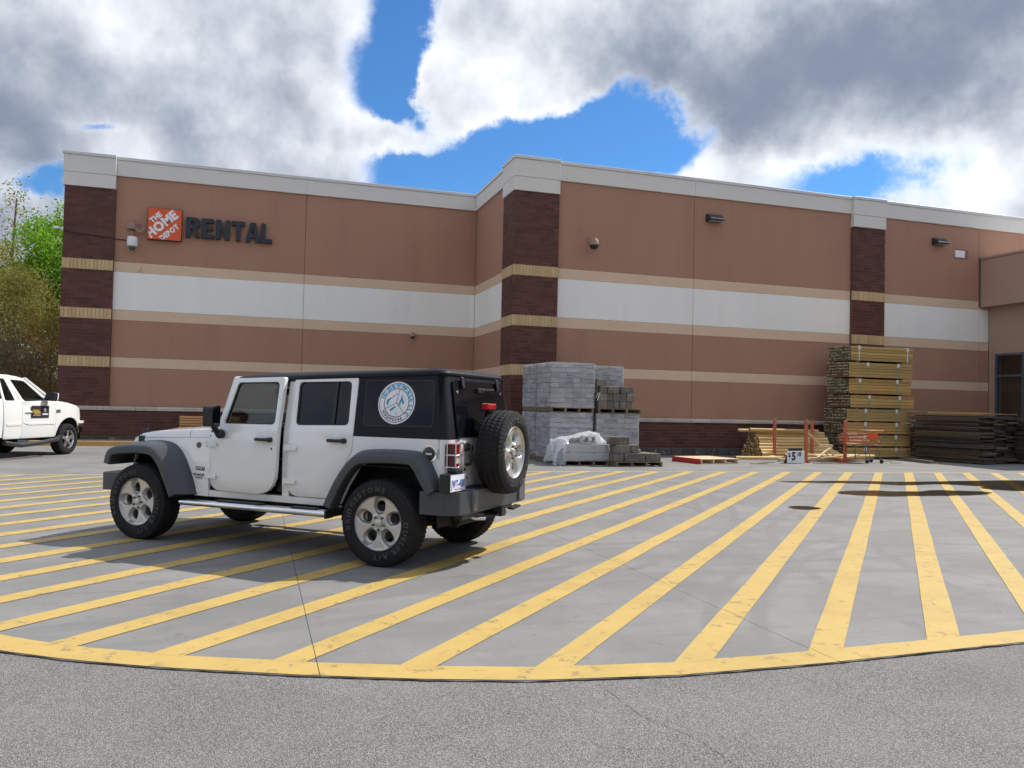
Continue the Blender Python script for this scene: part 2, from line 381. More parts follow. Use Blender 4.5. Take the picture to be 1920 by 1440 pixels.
def surface_concrete():
    m = bpy.data.materials.new('concrete'); m.use_nodes = True; T = NT(m.node_tree); p = m.node_tree.nodes['Principled BSDF']
    geo = T.n('ShaderNodeNewGeometry'); pos = geo.outputs['Position']; oi = T.n('ShaderNodeObjectInfo')
    n1 = T.n('ShaderNodeTexNoise', _Scale=0.9, _Detail=8.0, _Roughness=0.62); T.l(pos, n1.inputs['Vector'])
    n2 = T.n('ShaderNodeTexNoise', _Scale=260.0, _Detail=2.0); T.l(pos, n2.inputs['Vector'])
    mp = T.n('ShaderNodeMapping'); mp.inputs['Rotation'].default_value = (0, 0, 0.5); mp.inputs['Scale'].default_value = (0.35, 5.0, 1); T.l(pos, mp.inputs['Vector'])
    n3 = T.n('ShaderNodeTexNoise', _Scale=1.6, _Detail=6.0, _Roughness=0.7); T.l(mp.outputs[0], n3.inputs['Vector'])
    n4 = T.n('ShaderNodeTexNoise', _Scale=5.5, _Detail=5.0, _Roughness=0.75); T.l(pos, n4.inputs['Vector'])
    c = T.mix(T.ss(n1.outputs['Fac'], 0.3, 0.7), (0.168, 0.164, 0.155, 1), (0.232, 0.225, 0.210, 1))
    c = T.mix(T.m('MULTIPLY', T.ss(n3.outputs['Fac'], 0.50, 0.66), 0.28), c, (0.135, 0.132, 0.128, 1))       # scuffs in the driving direction
    c = T.mix(T.m('MULTIPLY', T.ss(n4.outputs['Fac'], 0.58, 0.68), 0.40), c, (0.10, 0.096, 0.09, 1))         # drips
    c = T.mix(T.m('MULTIPLY', T.ss(n4.outputs['Fac'], 0.40, 0.28), 0.40), c, (0.33, 0.32, 0.30, 1))
    vo = T.n('ShaderNodeTexVoronoi', _Scale=1.7, _Randomness=1.0); T.l(pos, vo.inputs['Vector'])              # gum and oil spots
    vo2 = T.n('ShaderNodeTexNoise', _Scale=14.0, _Detail=3.0); T.l(pos, vo2.inputs['Vector'])
    spot = T.ss(T.m('ADD', vo.outputs['Distance'], T.m('MULTIPLY', T.m('SUBTRACT', vo2.outputs['Fac'], 0.5), 0.10)), 0.075, 0.05)
    sepc = T.n('ShaderNodeSeparateColor'); T.l(vo.outputs['Color'], sepc.inputs[0])
    c = T.mix(T.m('MULTIPLY', T.m('MULTIPLY', spot, T.ss(sepc.outputs[0], 0.45, 0.6)), 0.65), c, (0.07, 0.067, 0.062, 1))
    sp3 = T.n('ShaderNodeSeparateXYZ'); T.l(pos, sp3.inputs[0])
    marks = None
    for cx, cy, R, w in ((9.5, 1.0, 7.2, 0.07), (9.5, 1.0, 7.55, 0.06), (-2.0, 15.5, 9.7, 0.08), (-2.0, 15.5, 10.2, 0.07), (14.0, 3.0, 8.5, 0.08), (14.0, 3.0, 9.6, .07), (3.0, -6.0, 12.6, 0.09), (3.2, -6.0, 14.2, 0.09)):
        dx = T.m('SUBTRACT', sp3.outputs[0], cx); dy = T.m('SUBTRACT', sp3.outputs[1], cy)
        rr = T.m('SQRT', T.m('ADD', T.m('MULTIPLY', dx, dx), T.m('MULTIPLY', dy, dy)))
        k = T.ss(T.m('ABSOLUTE', T.m('SUBTRACT', rr, R)), w * 1.3, w * 0.5)
        marks = k if marks is None else T.m('MAXIMUM', marks, k)
    c = T.mix(T.m('MULTIPLY', T.m('MULTIPLY', marks, T.ss(n1.outputs['Fac'], 0.42, 0.6)), 0.28), c, (0.09, 0.088, 0.086, 1))   # tyre arcs
    f = T.m('ADD', 1.0, T.m('MULTIPLY', T.m('SUBTRACT', oi.outputs['Random'], 0.5), 0.09))
    f = T.m('MULTIPLY', f, T.m('ADD', 0.86, T.m('MULTIPLY', n2.outputs['Fac'], 0.28)))
    vm = T.n('ShaderNodeVectorMath'); vm.operation = 'SCALE'; T.l(c, vm.inputs[0]); T.l(f, vm.inputs['Scale'])
    T.l(vm.outputs[0], p.inputs['Base Color']); p.inputs['Roughness'].default_value = 0.78
    bp = T.n('ShaderNodeBump', _Strength=0.25, _Distance=0.004); T.l(n2.outputs['Fac'], bp.inputs['Height']); T.l(bp.outputs[0], p.inputs['Normal'])
    return m
def surface_paint(name, col, worn):
    m = bpy.data.materials.new(name); m.use_nodes = True; T = NT(m.node_tree); p = m.node_tree.nodes['Principled BSDF']
    geo = T.n('ShaderNodeNewGeometry'); pos = geo.outputs['Position']
    n1 = T.n('ShaderNodeTexNoise', _Scale=2.2, _Detail=9.0, _Roughness=0.72); T.l(pos, n1.inputs['Vector'])
    n2 = T.n('ShaderNodeTexNoise', _Scale=38.0, _Detail=5.0, _Roughness=0.7); T.l(pos, n2.inputs['Vector'])
    n3 = T.n('ShaderNodeTexNoise', _Scale=7.0, _Detail=4.0, _Roughness=0.7); T.l(pos, n3.inputs['Vector'])
    c = T.mix(T.ss(n1.outputs['Fac'], 0.25, 0.75), col, tuple(x * 0.86 for x in col))
    c = T.mix(T.m('MULTIPLY', T.ss(n2.outputs['Fac'], 0.54, 0.66), worn), c, (0.42, 0.33, 0.16, 1))
    c = T.mix(T.m('MULTIPLY', T.ss(n3.outputs['Fac'], 0.57, 0.66), 0.62), c, (0.19, 0.155, 0.085, 1))
    n6 = T.n('ShaderNodeTexNoise', _Scale=1.1, _Detail=6.0, _Roughness=0.7); T.l(pos, n6.inputs['Vector'])
    c = T.mix(T.m('MULTIPLY', T.ss(n6.outputs['Fac'], 0.48, 0.66), 0.30), c, tuple(x * 0.72 for x in col))         # tyre scuffs
    T.l(c, p.inputs['Base Color']); p.inputs['Roughness'].default_value = 0.6
    bp = T.n('ShaderNodeBump', _Strength=0.2, _Distance=0.003); T.l(n2.outputs['Fac'], bp.inputs['Height']); T.l(bp.outputs[0], p.inputs['Normal'])
    return m
ASPHALT, CONCRETE = surface_asphalt(), surface_concrete()
YELLOW = surface_paint('yellow_paint', (0.55, 0.375, 0.105), 0.6)
PALE_YELLOW = surface_paint('faded_paint', (0.62, 0.50, 0.27), 0.6)
# the parking lot, one sheet to the horizon
mb = MB(); mb.add([(-900, -900, -0.008), (900, -900, -0.008), (900, 900, -0.008), (-900, 900, -0.008)], [(0, 1, 2, 3)])
tag(mb.build('ground', ASPHALT), 'grey weathered asphalt lot in the foreground', kind='structure')
# concrete apron of jointed slabs
EDGE = [(-40, 36), (-10, 13.2), (-5, 8.45), (-3, 6.72), (-1.38, 5.41), (-0.97, 5.14), (-0.47, 4.88), (0.31, 4.55), (0.93, 4.33), (1.49, 4.17), (2.34, 4.05), (3.29, 4.03), (4.93, 4.08), (9, 4.25), (60, 6.5)]
def edge_y(x): return float(np.interp(x, [p[0] for p in EDGE], [p[1] for p in EDGE]))
def far_y(x): return float(np.interp(x, [-40, -2.8, 7.5, 17.85, 60], [17.5, 17.25, 17.6, 16.65, 12.8]))
XJ = [0.38 + 3.03 * j for j in range(-10, 12)]; YJ = [-2.0] + [6.87 + 2.74 * i for i in range(0, 9)]
apron = empty('concrete_apron'); tag(apron, 'pale grey jointed concrete apron in front of the store', kind='structure')
JG = 0.0022
for i in range(len(XJ) - 1):
    for j in range(len(YJ) - 1):
        x0, x1, y0, y1 = XJ[i] + JG, XJ[i + 1] - JG, YJ[j] + JG, YJ[j + 1] - JG
        xs = np.linspace(x0, x1, 40)
        low = [max(y0, edge_y(x) + (random.uniform(-0.007, 0.007))) if edge_y(x) > y0 else y0 for x in xs]
        if min(low) >= y1 - 0.02: continue
        ok = [k for k, l in enumerate(low) if l < y1 - 0.004]; xs = xs[ok[0]:ok[-1] + 1]; low = low[ok[0]:ok[-1] + 1]; xa, xb = float(xs[0]), float(xs[-1])
        poly = [(x0, y0), (x1, y0), (x1, y1), (x0, y1)] if max(low) <= y0 + 1e-6 else [(float(x), min(l, y1 - 0.002)) for x, l in zip(xs, low)] + [(xb, y1), (xa, y1)]
        m_ = MB().prism(poly, 'z', -0.08, 0.0)
        m_.build('slab', CONCRETE, apron)
def clip(poly, ax, val, keep_greater):
    out = []
    for i, p in enumerate(poly):
        q = poly[(i + 1) % len(poly)]; a = (p[ax] - val) * (1 if keep_greater else -1); b = (q[ax] - val) * (1 if keep_greater else -1)
        if a >= 0: out.append(p)
        if a * b < 0: t = a / (a - b); out.append(tuple(p[k] + (q[k] - p[k]) * t for k in range(2)))
    return out
def paint_quads(name, quads, m, z, parent):
    mb = MB()
    for qd in quads:
        xs = [p[0] for p in qd]; ys = [p[1] for p in qd]
        for i in range(len(XJ) - 1):
            if XJ[i + 1] < min(xs) or XJ[i] > max(xs): continue
            for j in range(len(YJ) - 1):
                if YJ[j + 1] < min(ys) or YJ[j] > max(ys): continue
                c = qd
                for ax, val, g in ((0, XJ[i] + JG, True), (0, XJ[i + 1] - JG, False), (1, YJ[j] + JG, True), (1, YJ[j + 1] - JG, False)):
                    if len(c) >= 3: c = clip(c, ax, val, g)
                if len(c) >= 3: mb.add([(p[0], p[1], z) for p in c], [tuple(range(len(c)))])
    if mb.v: return mb.build(name, m, parent)
TH = radians(46.6); ST, CT = sin(TH), cos(TH)
# kerbside border line along the apron edge
B_W = 0.225; pts = []
for x in np.arange(-9, 14, 0.16):
    y = edge_y(x); s_ = (edge_y(x + 0.05) - edge_y(x - 0.05)) / 0.1; nn = Vector((-s_, 1)).normalized()
    w_ = B_W + random.uniform(-0.006, 0.006)
    pts.append(((x, y + 0.006), (x + nn.x * w_, y + nn.y * w_)))
paint_quads('border_line', [[a[0], b[0], b[1], a[1]] for a, b in zip(pts, pts[1:])], YELLOW, 0.004, apron)
inner = [p[1] for p in pts]; ix = [p[0] for p in inner]; iy = [p[1] for p in inner]
def inner_y(x): return float(np.interp(x, ix, iy))
def along(c, t): return (c * ST + t * CT, -c * CT + t * ST)
for k in range(-24, 13):
    c0 = -0.39 + 0.69 * k; half = 0.098 + random.uniform(-0.008, 0.008); rows = []
    sides = []
    for sgn in (-1, 1):
        c = c0 + sgn * half; t0 = t1 = None
        for t in np.arange(-14, 40, 0.02):
            x, y = along(c, t)
            if x < -8.8 or x > 24: continue
            if t0 is None and y >= inner_y(x) - 0.03: t0 = t
            if t0 is not None and y >= far_y(x) - 0.05: t1 = t; break
        sides.append((c, t0, t1))
    if any(s_[1] is None or s_[2] is None for s_ in sides): continue
    n = 26
    for i in range(n + 1):
        r_ = []
        for sgn, (c, t0, t1) in zip((-1, 1), sides):
            e = 0.0 if i in (0, n) else random.uniform(-0.004, 0.004)
            r_.append(along(c + e, t0 + (t1 - t0) * i / n))
        rows.append(r_)
    paint_quads('painted_stripe', [[a[0], a[1], b[1], b[0]] for a, b in zip(rows, rows[1:])], YELLOW, 0.0046, apron)
xs = np.arange(-9, 24, 0.5)
paint_quads('far_line', [[(a, far_y(a) - 0.045), (a + 0.5, far_y(a + .5) - 0.045), (a + 0.5, far_y(a + .5) + 0.05), (a, far_y(a) + 0.05)] for a in xs], PALE_YELLOW, 0.004, apron)
# wet patches
def surface_wet():
    m = bpy.data.materials.new('wet_film'); m.use_nodes = True; T = NT(m.node_tree); m.node_tree.nodes.clear()
    at = T.n('ShaderNodeAttribute'); at.attribute_name = 'wet'                     # thins out towards the drying rim
    geo = T.n('ShaderNodeNewGeometry'); n = T.n('ShaderNodeTexNoise', _Scale=6.0, _Detail=5.0); T.l(geo.outputs['Position'], n.inputs['Vector'])
    w = T.ss(T.m('ADD', at.outputs['Fac'], T.m('MULTIPLY', T.m('SUBTRACT', n.outputs['Fac'], 0.5), 0.9)), 0.15, 0.85)
    tr = T.n('ShaderNodeBsdfTransparent'); T.l(T.mix(w, (1, 1, 1, 1), (0.40, 0.375, 0.34, 1)), tr.inputs['Color'])
    gl = T.n('ShaderNodeBsdfGlossy'); gl.inputs['Roughness'].default_value = 0.1
    fr = T.n('ShaderNodeFresnel', _IOR=1.14); mx = T.n('ShaderNodeMixShader'); o = T.n('ShaderNodeOutputMaterial')
    T.l(T.m('MULTIPLY', fr.outputs[0], w), mx.inputs[0]); T.l(tr.outputs[0], mx.inputs[1]); T.l(gl.outputs[0], mx.inputs[2]); T.l(mx.outputs[0], o.inputs[0]); return m
WET = surface_wet()
def smooth_loop(poly, n=6, jit=0.05):
    out = []; m = len(poly)
    for i in range(m):
        p0, p1, p2, p3 = (Vector(poly[(i + k - 1) % m]) for k in range(4))
        for k in range(n):
            t = k / n; q = 0.5 * ((2 * p1) + (p2 - p0) * t + (2 * p0 - 5 * p1 + 4 * p2 - p3) * t * t + (3 * p1 - p0 - 3 * p2 + p3) * t ** 3)
            out.append((q.x + random.uniform(-jit, jit), q.y + random.uniform(-jit, jit)))
    return out
def puddle(label, poly, jit):
    lp = smooth_loop(poly, 6, jit); mb = MB(); n = len(lp); rim = 0.16 if jit > 0.02 else 0.06
    area = sum(lp[i][0] * lp[(i + 1) % n][1] - lp[(i + 1) % n][0] * lp[i][1] for i in range(n)); sg = 1 if area > 0 else -1
    outer = []
    for i in range(n):
        t = (Vector(lp[(i + 1) % n]) - Vector(lp[i - 1])).normalized(); outer.append((lp[i][0] + sg * t.y * rim, lp[i][1] - sg * t.x * rim))
    mb.add([(x, y, 0.007) for x, y in lp] + [(x, y, 0.007) for x, y in outer], [tuple(t) for t in tessellate_polygon([[Vector((x, y, 0)) for x, y in lp]])] + [(i, (i + 1) % n, (i + 1) % n + n, i + n) for i in range(n)])
    o = mb.build('puddle', WET); at = o.data.attributes.new('wet', 'FLOAT', 'POINT'); at.data.foreach_set('value', [1.0] * n + [0.0] * n)
    tag(o, label, kind='structure')
puddle('long dark wet patch across the yellow stripes nearer the camera', [(10.6, 12.5), (10.95, 12.05), (12.0, 11.98), (13.2, 12.0), (13.9, 12.35), (13.1, 12.72), (12.4, 12.55), (11.6, 12.78), (11, 12.8)], 0.03)
puddle('larger wet patch by the far line at the right', [(10.9, 14.75), (12.6, 14.25), (13.3, 13.85), (14.3, 14.0), (15, 13.4), (14.6, 12.95), (15.2, 12.4), (17, 12.2), (19, 12.8), (19.6, 14.2), (17.5, 14.5), (16, 14.5), (14, 14.42), (12.8, 14.7)], 0.03)
puddle('small round oil stain between two stripes', [(8.08, 10.6), (8.3, 10.45), (8.52, 10.62), (8.45, 10.85), (8.2, 10.85)], 0.01)
# crack in the asphalt
CRACK = mat('crack_shadow', (0.02, 0.02, 0.02), 0.9, var=0.05)
mb = MB(); rows = []
for x in np.arange(-9, 14, 0.045):
    y = edge_y(x); rows.append([(x, y + 0.02, -0.0055), (x, y - 0.004 - 0.008 * random.random() ** 2, -0.0055)])
mb.grid(rows); tag(mb.build('edge_joint', mat('tar_joint', (0.007, 0.006, 0.005), 0.9, spec=0.1)), 'dark ragged joint between asphalt and the painted apron edge', kind='structure')
def crack(label, path, w):
    mb = MB(); rows = []; P = []
    for a, b in zip(path, path[1:]):
        for t in np.linspace(0, 1, 14, endpoint=False): P.append((a[0] + (b[0] - a[0]) * t + random.uniform(-0.007, 0.007), a[1] + (b[1] - a[1]) * t + random.uniform(-0.014, 0.014)))
    for i, p in enumerate(P):
        ww = w * random.uniform(0.3, 1.0) * (1 if i % 9 else 0.1); rows.append([(p[0] - ww, p[1], -0.0055), (p[0] + ww, p[1], -0.0055)])
    mb.grid(rows); tag(mb.build('asphalt_crack', CRACK), label, kind='structure')
crack('hairline crack wandering through the asphalt towards the camera', [(1.83, 4.05), (1.85, 3.6), (1.98, 3.25), (2.0, 2.9), (2.12, 2.4)], 0.0016)
crack('short hairline crack in the asphalt at the right', [(3.0, 4.0), (3.05, 3.6), (3.12, 3.3), (3.08, 3.0)], 0.0014)

# ================================================================== BUILDING
YL, YR = 29.03, 24.04
XL, XC, XP1, XQ0, XQ1, XE = -4.588, 7.738, 9.12, 20.6, 22.05, 26.68
LEDGE, CB, CTOP = 1.229, 8.833, 9.46
BANDS = [(LEDGE, 2.502, 'brown'), (2.502, 2.842, 'beige'), (2.842, 4.068, 'brown'), (4.068, 4.409, 'beige'), (4.409, 5.667, 'white'), (5.667, 6.002, 'beige'), (6.002, CB, 'brown')]
STUCCO = {'brown': mat('brown_stucco', (0.40, 0.215, 0.142), 0.9, stretch=(1.3, 1.3, 0.16), var=0.06, scale=1.0, fine=0.06, fscale=90, bump=0.25, bscale=130, stain=((0.29, 0.16, 0.113), 1.1, 0.5, 0.66, 0.2)),
          'beige': mat('beige_stucco', (0.68, 0.49, 0.345), 0.9, var=0.05, scale=0.9, fine=0.05, fscale=90, bump=0.25, bscale=130),
          'white': mat('white_stucco', (0.86, 0.825, 0.77), 0.9, stretch=(1.3, 1.3, 0.16), var=0.04, scale=0.8, fine=0.04, fscale=90, bump=0.25, bscale=130, stain=((0.66, 0.64, 0.60), 1.2, 0.5, 0.68, 0.14))}
CORNICE = mat('cornice_stucco', (0.70, 0.66, 0.61), 0.85, var=0.04, scale=0.8, fine=0.04, bump=0.15, stain=((0.5, 0.47, 0.43), 0.8, 0.58, 0.8, 0.3))
COPING = mat('coping_metal', (0.62, 0.61, 0.59), 0.45, var=0.04)
BACKING = mat('joint_backing', (0.26, 0.145, 0.11), 0.9, var=0.05)
BRICK = mat('dark_brick', (0.098, 0.034, 0.023), 0.75, var=0.18, scale=9, fine=0.15, fscale=150, bump=0.3, bscale=90, rnd=0.28)
TANBRICK = mat('tan_brick', (0.55, 0.385, 0.20), 0.75, var=0.08, scale=6, fine=0.08, bump=0.25, bscale=90, rnd=0.10, stain=((0.42, 0.27, 0.13), 2.0, 0.6, 0.75, 0.5))
MORTAR = mat('mortar', (0.19, 0.10, 0.075), 0.95, var=0.15, scale=4)
TANMORTAR = mat('tan_mortar', (0.33, 0.215, 0.11), 0.95, var=0.15)
STONE = mat('ledge_stone', (0.50, 0.43, 0.36), 0.85, var=0.15, scale=5, fine=0.1, bump=0.3, rnd=0.14, stain=((0.25, 0.22, 0.19), 3.0, 0.55, 0.75, 0.6))
BLOCK = mat('painted_block', (0.085, 0.072, 0.068), 0.85, var=0.3, scale=6, rnd=0.2, bump=0.4, stain=((0.36, 0.34, 0.32), 4.5, 0.58, 0.66, 0.8))
TANWALL = mat('tan_stucco', (0.42, 0.285, 0.21), 0.9, var=0.05, scale=0.8, fine=0.05, bump=0.25, bscale=130)
ROOFWHITE = mat('roof_membrane', (0.75, 0.74, 0.72), 0.8, var=0.06)
DARKMETAL = mat('dark_bronze_metal', (0.035, 0.037, 0.045), 0.45, var=0.1)
store = empty('store_building', (7.7, 24.0, 0), label='long brown stucco store building with striped bands, dark brick piers and pale cornice', cat='building')
def part(mb, name, m, **kw): return mb.build(name, m, store, world=True, **kw)
# cores
mb = MB(); mb.box(-6.0, XC - 0.01, YL + 0.05, 70, 0, 9.2); part(mb, 'core_wall', BACKING)
mb = MB(); mb.box(XC + 0.05, 60, YR + 0.05, 70.5, 0, 9.19); part(mb, 'core_wall', BACKING)
def bay(x0, x1, Y, zlo=0, zhi=99):
    for z0, z1, c in BANDS:
        a, b = max(z0, zlo), min(z1, zhi)
        if b - a < 0.05: continue
        mb = MB(); mb.box(x0 + 0.006, x1 - 0.006, Y, Y + 0.055, a + 0.003, b - 0.003); part(mb, 'wall_panel', STUCCO[c], bevel=0.004, segs=1)
for x0, x1 in ((XL, 1.5), (1.5, XC)): bay(x0, x1, YL)
for x0, x1 in ((XP1, 14.1), (14.1, XQ0), (XQ1, XE)): bay(x0, x1, YR)
bay(XE, 27.18, YR, zhi=5.76); bay(XE, 45, YR, zlo=7.7)
for z0, z1, c in BANDS:                                              # the return between the two fronts
    mb = MB(); mb.box(XC, XC + 0.06, 25.13, YL - 0.012, z0 + 0.003, z1 - 0.003); part(mb, 'wall_panel', STUCCO[c], bevel=0.004, segs=1)
# stucco side wall at the far left end
for z0, z1, c in BANDS:
    mb = MB(); mb.box(-6.06, -6.0, 30.4, 69, z0 + .003, z1 - .003); part(mb, 'wall_panel', STUCCO[c])
# brick piers
BL = 0.337; JT = 0.011
SEGS = [(LEDGE, 2.502, 11), (2.842, 4.068, 11), (4.409, 5.667, 11), (6.002, 8.35, 21)]
TAN = [(2.502, 2.842), (4.068, 4.409), (5.667, 6.002)]
_bm = {}
def brick_mesh(l, h, d, m):
    key = (round(l, 3), round(h, 3), d, m.name)
    if key not in _bm: _bm[key] = MB().box(0, l, 0, d, 0, h).mesh('brick', m, bevel=0.004, segs=1)
    return _bm[key]
n_single = 0
def courses(x0, x1, z0, z1, n):
    """running bond: (x, length, z, height)"""
    h = (z1 - z0) / n
    for k in range(n):
        off = (k % 2) * BL / 2 + (0.11 if k % 3 == 0 else 0); x = x0 - off
        while x < x1 - 0.01:
            a, b = max(x, x0), min(x + BL, x1)
            if b - a > 0.05: yield a + JT / 2, b - a - JT, z0 + k * h + JT / 2, h - JT
            x += BL
def pier(x0, x1, Y, zbot, singles, side=None):
    global n_single
    pr = MB(); ylo = Y + 0.007
    pr.box(x0 + 0.007, x1 - 0.002, ylo, (side or Y + 0.3) - .002, LEDGE, 8.35)
    p_ = part(pr, 'brick_pier', MORTAR)
    rest = MB()
    for z0, z1, n in SEGS:
        if z1 < zbot: continue
        for a, l, z, h in courses(x0, x1, z0, z1, n):
            jx = random.uniform(-.0015, .0015)
            if singles and z > 2.45 and n_single < 300:
                o = link('brick', brick_mesh(l, h, 0.06, BRICK), p_, (a - store.location.x, Y + jx - store.location.y, z)); n_single += 1
            else: rest.box(a, a + l, Y + jx, Y + 0.06, z, z + h)
        if side:                                                      # wrap round the left corner
            for a, l, z, h in courses(0, side - Y - 0.065, z0, z1, n): rest.box(x0, x0 + 0.055, Y + 0.065 + a, Y + 0.065 + a + l, z, z + h)
    rest.mesh  # joined remainder
    o = rest.build('brickwork', BRICK, p_, world=False); o.data.transform(Matrix.Translation((-store.location.x, -store.location.y, 0))); o['kind'] = 'stuff'
    for z0, z1 in TAN:
        if z1 < zbot: continue
        tb = MB(); tb.box(x0 + 0.003, x1, Y + 0.004, Y + 0.0065, z0, z1); t_ = tb.build('soldier_course', TANMORTAR, p_); t_.data.transform(Matrix.Translation((-store.location.x, -store.location.y, 0)))
        nb = round((x1 - x0) / 0.1125); w = (x1 - x0) / nb
        for k in range(nb):
            link('tan_brick', brick_mesh(w - 0.009, z1 - z0 - 0.008, 0.06, TANBRICK), p_, (x0 + k * w + 0.0045 - store.location.x, Y - 0.004 - store.location.y, z0 + 0.004))
        if side:
            ns = round((side - Y - .065) / 0.1125); w = (side - Y - .065) / ns
            for k in range(ns):
                o = link('tan_brick', brick_mesh(w - 0.009, z1 - z0 - 0.008, 0.06, TANBRICK), p_, (x0 - .004 - store.location.x, Y + 0.065 + (k + 1) * w - .0045 - store.location.y, z0 + 0.004), (0, 0, -pi / 2))
pier(7.60, XP1, 23.92, 0, True, side=25.12)
pier(-6.09, XL, 28.90, 0, False)
pier(XQ0, XQ1, 23.92, 3.5, False)
# base: blocks, brick, stone ledge
def base(x0, x1, Y):
    cm = MB().box(x0, x1, Y + 0.006, Y + 0.24, 0.0, 1.095); part(cm, 'base_wall', MORTAR)
    x = x0
    while x < x1 - 0.1:
        l = min(0.44, x1 - x); mb = MB(); mb.box(x + 0.006, x + l - 0.006, Y - 0.06, Y + 0.0, 0.0, 0.235); part(mb, 'base_block', BLOCK, bevel=0.012, segs=1); x += 0.44
    br = MB()
    for a, l, z, h in courses(x0, x1, 0.245, 1.095, 8): br.box(a, a + l, Y + random.uniform(-.001, .001), Y + 0.05, z, z + h)
    o = part(br, 'brickwork', BRICK); o['kind'] = 'stuff'
    x = x0
    while x < x1 - 0.05:
        l = min(random.choice((0.62, 0.9, 0.95, 0.75)), x1 - x); mb = MB(); d = random.uniform(-0.006, 0.006)
        mb.prism([(Y - 0.055 + d, 1.095), (Y - 0.055 + d, 1.185), (Y + 0.02, LEDGE - 0.002), (Y + 0.22, LEDGE - 0.002), (Y + 0.22, 1.095)], 'x', x + 0.004, x + l - 0.004)
        part(mb, 'ledge_stone', STONE, bevel=0.01, segs=2); x += l
base(-6.2, XC - 0.18, 28.82); base(7.5, 27.19, 23.84)
mb = MB(); mb.box(7.5, 7.72, 24.09, 28.76, 0, 1.2); part(mb, 'base_wall', BRICK)
# cornice and coping
def fascia(x0, x1, y0, y1, z0, name='cornice'):
    mb = MB(); mb.box(x0, x1, y0, y1, z0, CTOP - 0.11); part(mb, name, CORNICE, bevel=0.006, segs=1)
def cap(x0, x1, y0, y1):
    mb = MB(); mb.box(x0, x1, y0 - 0.03, y1 + 0.03, CTOP - 0.108, CTOP); part(mb, 'coping', COPING, bevel=0.008, segs=1)
for x0, x1 in ((XL + .004, 1.498), (1.502, XC - 0.07)): fascia(x0, x1, YL - 0.06, YL + 0.3, CB)
for a, b in ((XL + .006, -1.4), (-1.395, 1.9), (1.905, 4.9), (4.905, XC - 0.11)): cap(a, b, YL - 0.06, YL + 0.3)
for x0, x1 in ((XP1 + .004, 14.098), (14.102, XQ0 - .004), (XQ1 + .004, 45)): fascia(x0, x1, YR - 0.06, YR + 0.3, CB)
for a, b in ((XP1 + .006, 12.3), (12.305, 15.4), (15.405, 18.4), (18.405, XQ0 - .006), (XQ1 + .006, 25.2), (25.205, 28.3), (28.305, 45)): cap(a, b, YR - 0.06, YR + 0.3)
fascia(XC - 0.066, XC + 0.3, 25.14, YL + 0.24, CB)
mb = MB(); mb.box(XC - 0.1, XC + 0.33, 25.15, YL + 0.2, CTOP - 0.108, CTOP - .002); part(mb, 'coping', COPING, bevel=0.008, segs=1)
for x0, x1, y0, y1 in ((7.565, XP1, 23.87, 25.135), (-6.13, XL, 28.85, 29.4), (XQ0, XQ1, 23.87, 24.4)):
    for za, zb in ((8.355, 8.795), (8.80, CTOP - 0.1)):
        mb = MB(); mb.box(x0, x1, y0 + (0.0 if za < 8.5 else -0.012), y1, za, zb); part(mb, 'cornice', CORNICE, bevel=0.006, segs=1)
    mb = MB(); mb.box(x0 - 0.03, x1, y0 - 0.045, y1, CTOP - 0.098, CTOP + .004); part(mb, 'coping', COPING, bevel=0.008, segs=1)
# entrance block that steps forward at the right
mb = MB(); mb.box(26.75, 45, 18.5, YR - 0.004, 5.76, 7.60); part(mb, 'entrance_canopy', TANWALL, bevel=0.01, segs=1)
mb = MB(); mb.box(26.72, 45.1, 18.47, YR - 0.01, 7.602, 7.70); part(mb, 'canopy_coping', mat('brown_coping', (0.36, 0.25, 0.19), 0.6), bevel=0.008, segs=1)
mb = MB(); mb.box(26.9, 45, 18.7, YR - 0.02, 7.702, 7.71); part(mb, 'canopy_roof', ROOFWHITE)
mb = MB(); mb.box(27.19, 45, 18.9, 23.82, 0, 0.5); mb.box(27.19, 45, 18.9, YR - .006, 3.95, 5.755); mb.box(27.19, 27.5, 23.76, YR - .006, 1.24, 3.948); mb.box(27.19, 27.5, 18.9, 19.3, 0.502, 3.948); mb.box(27.19, 27.5, 23.76, 23.82, .502, 1.24)
part(mb, 'entrance_wall', TANWALL)
mb = MB(); mb.box(28.6, 28.65, 19.0, 23.8, 0.5, 3.94); part(mb, 'interior_wall', mat('interior_dim', (0.42, 0.45, 0.44), 0.9))
FRAME = mat('window_frame', (0.16, 0.19, 0.24), 0.4, metal=0.6, var=0.05)
DGLASS = glass('store_glass', (0.74, 0.78, 0.77))
for y0, y1 in ((22.52, 23.74), (20.95, 22.46), (19.35, 20.9)):
    w_ = empty('window', parent=store); w_.location = (0, 0, 0)
    fr = MB()
    for a, b in ((0.52, 0.6), (3.06, 3.13), (3.87, 3.94)): fr.box(27.17, 27.30, y0, y1, a, b)
    for yy in (y0, y1 - 0.07): fr.box(27.165, 27.305, yy, yy + 0.07, 0.52, 3.94)
    o = fr.build('window_frame', FRAME, w_); o.data.transform(Matrix.Translation((-store.location.x, -store.location.y, 0)))
    for a, b in ((0.6, 3.06), (3.13, 3.87)):
        g = MB().box(27.23, 27.236, y0 + 0.07, y1 - 0.07, a, b); o = g.build('pane', DGLASS, w_); o.data.transform(Matrix.Translation((-store.location.x, -store.location.y, 0)))
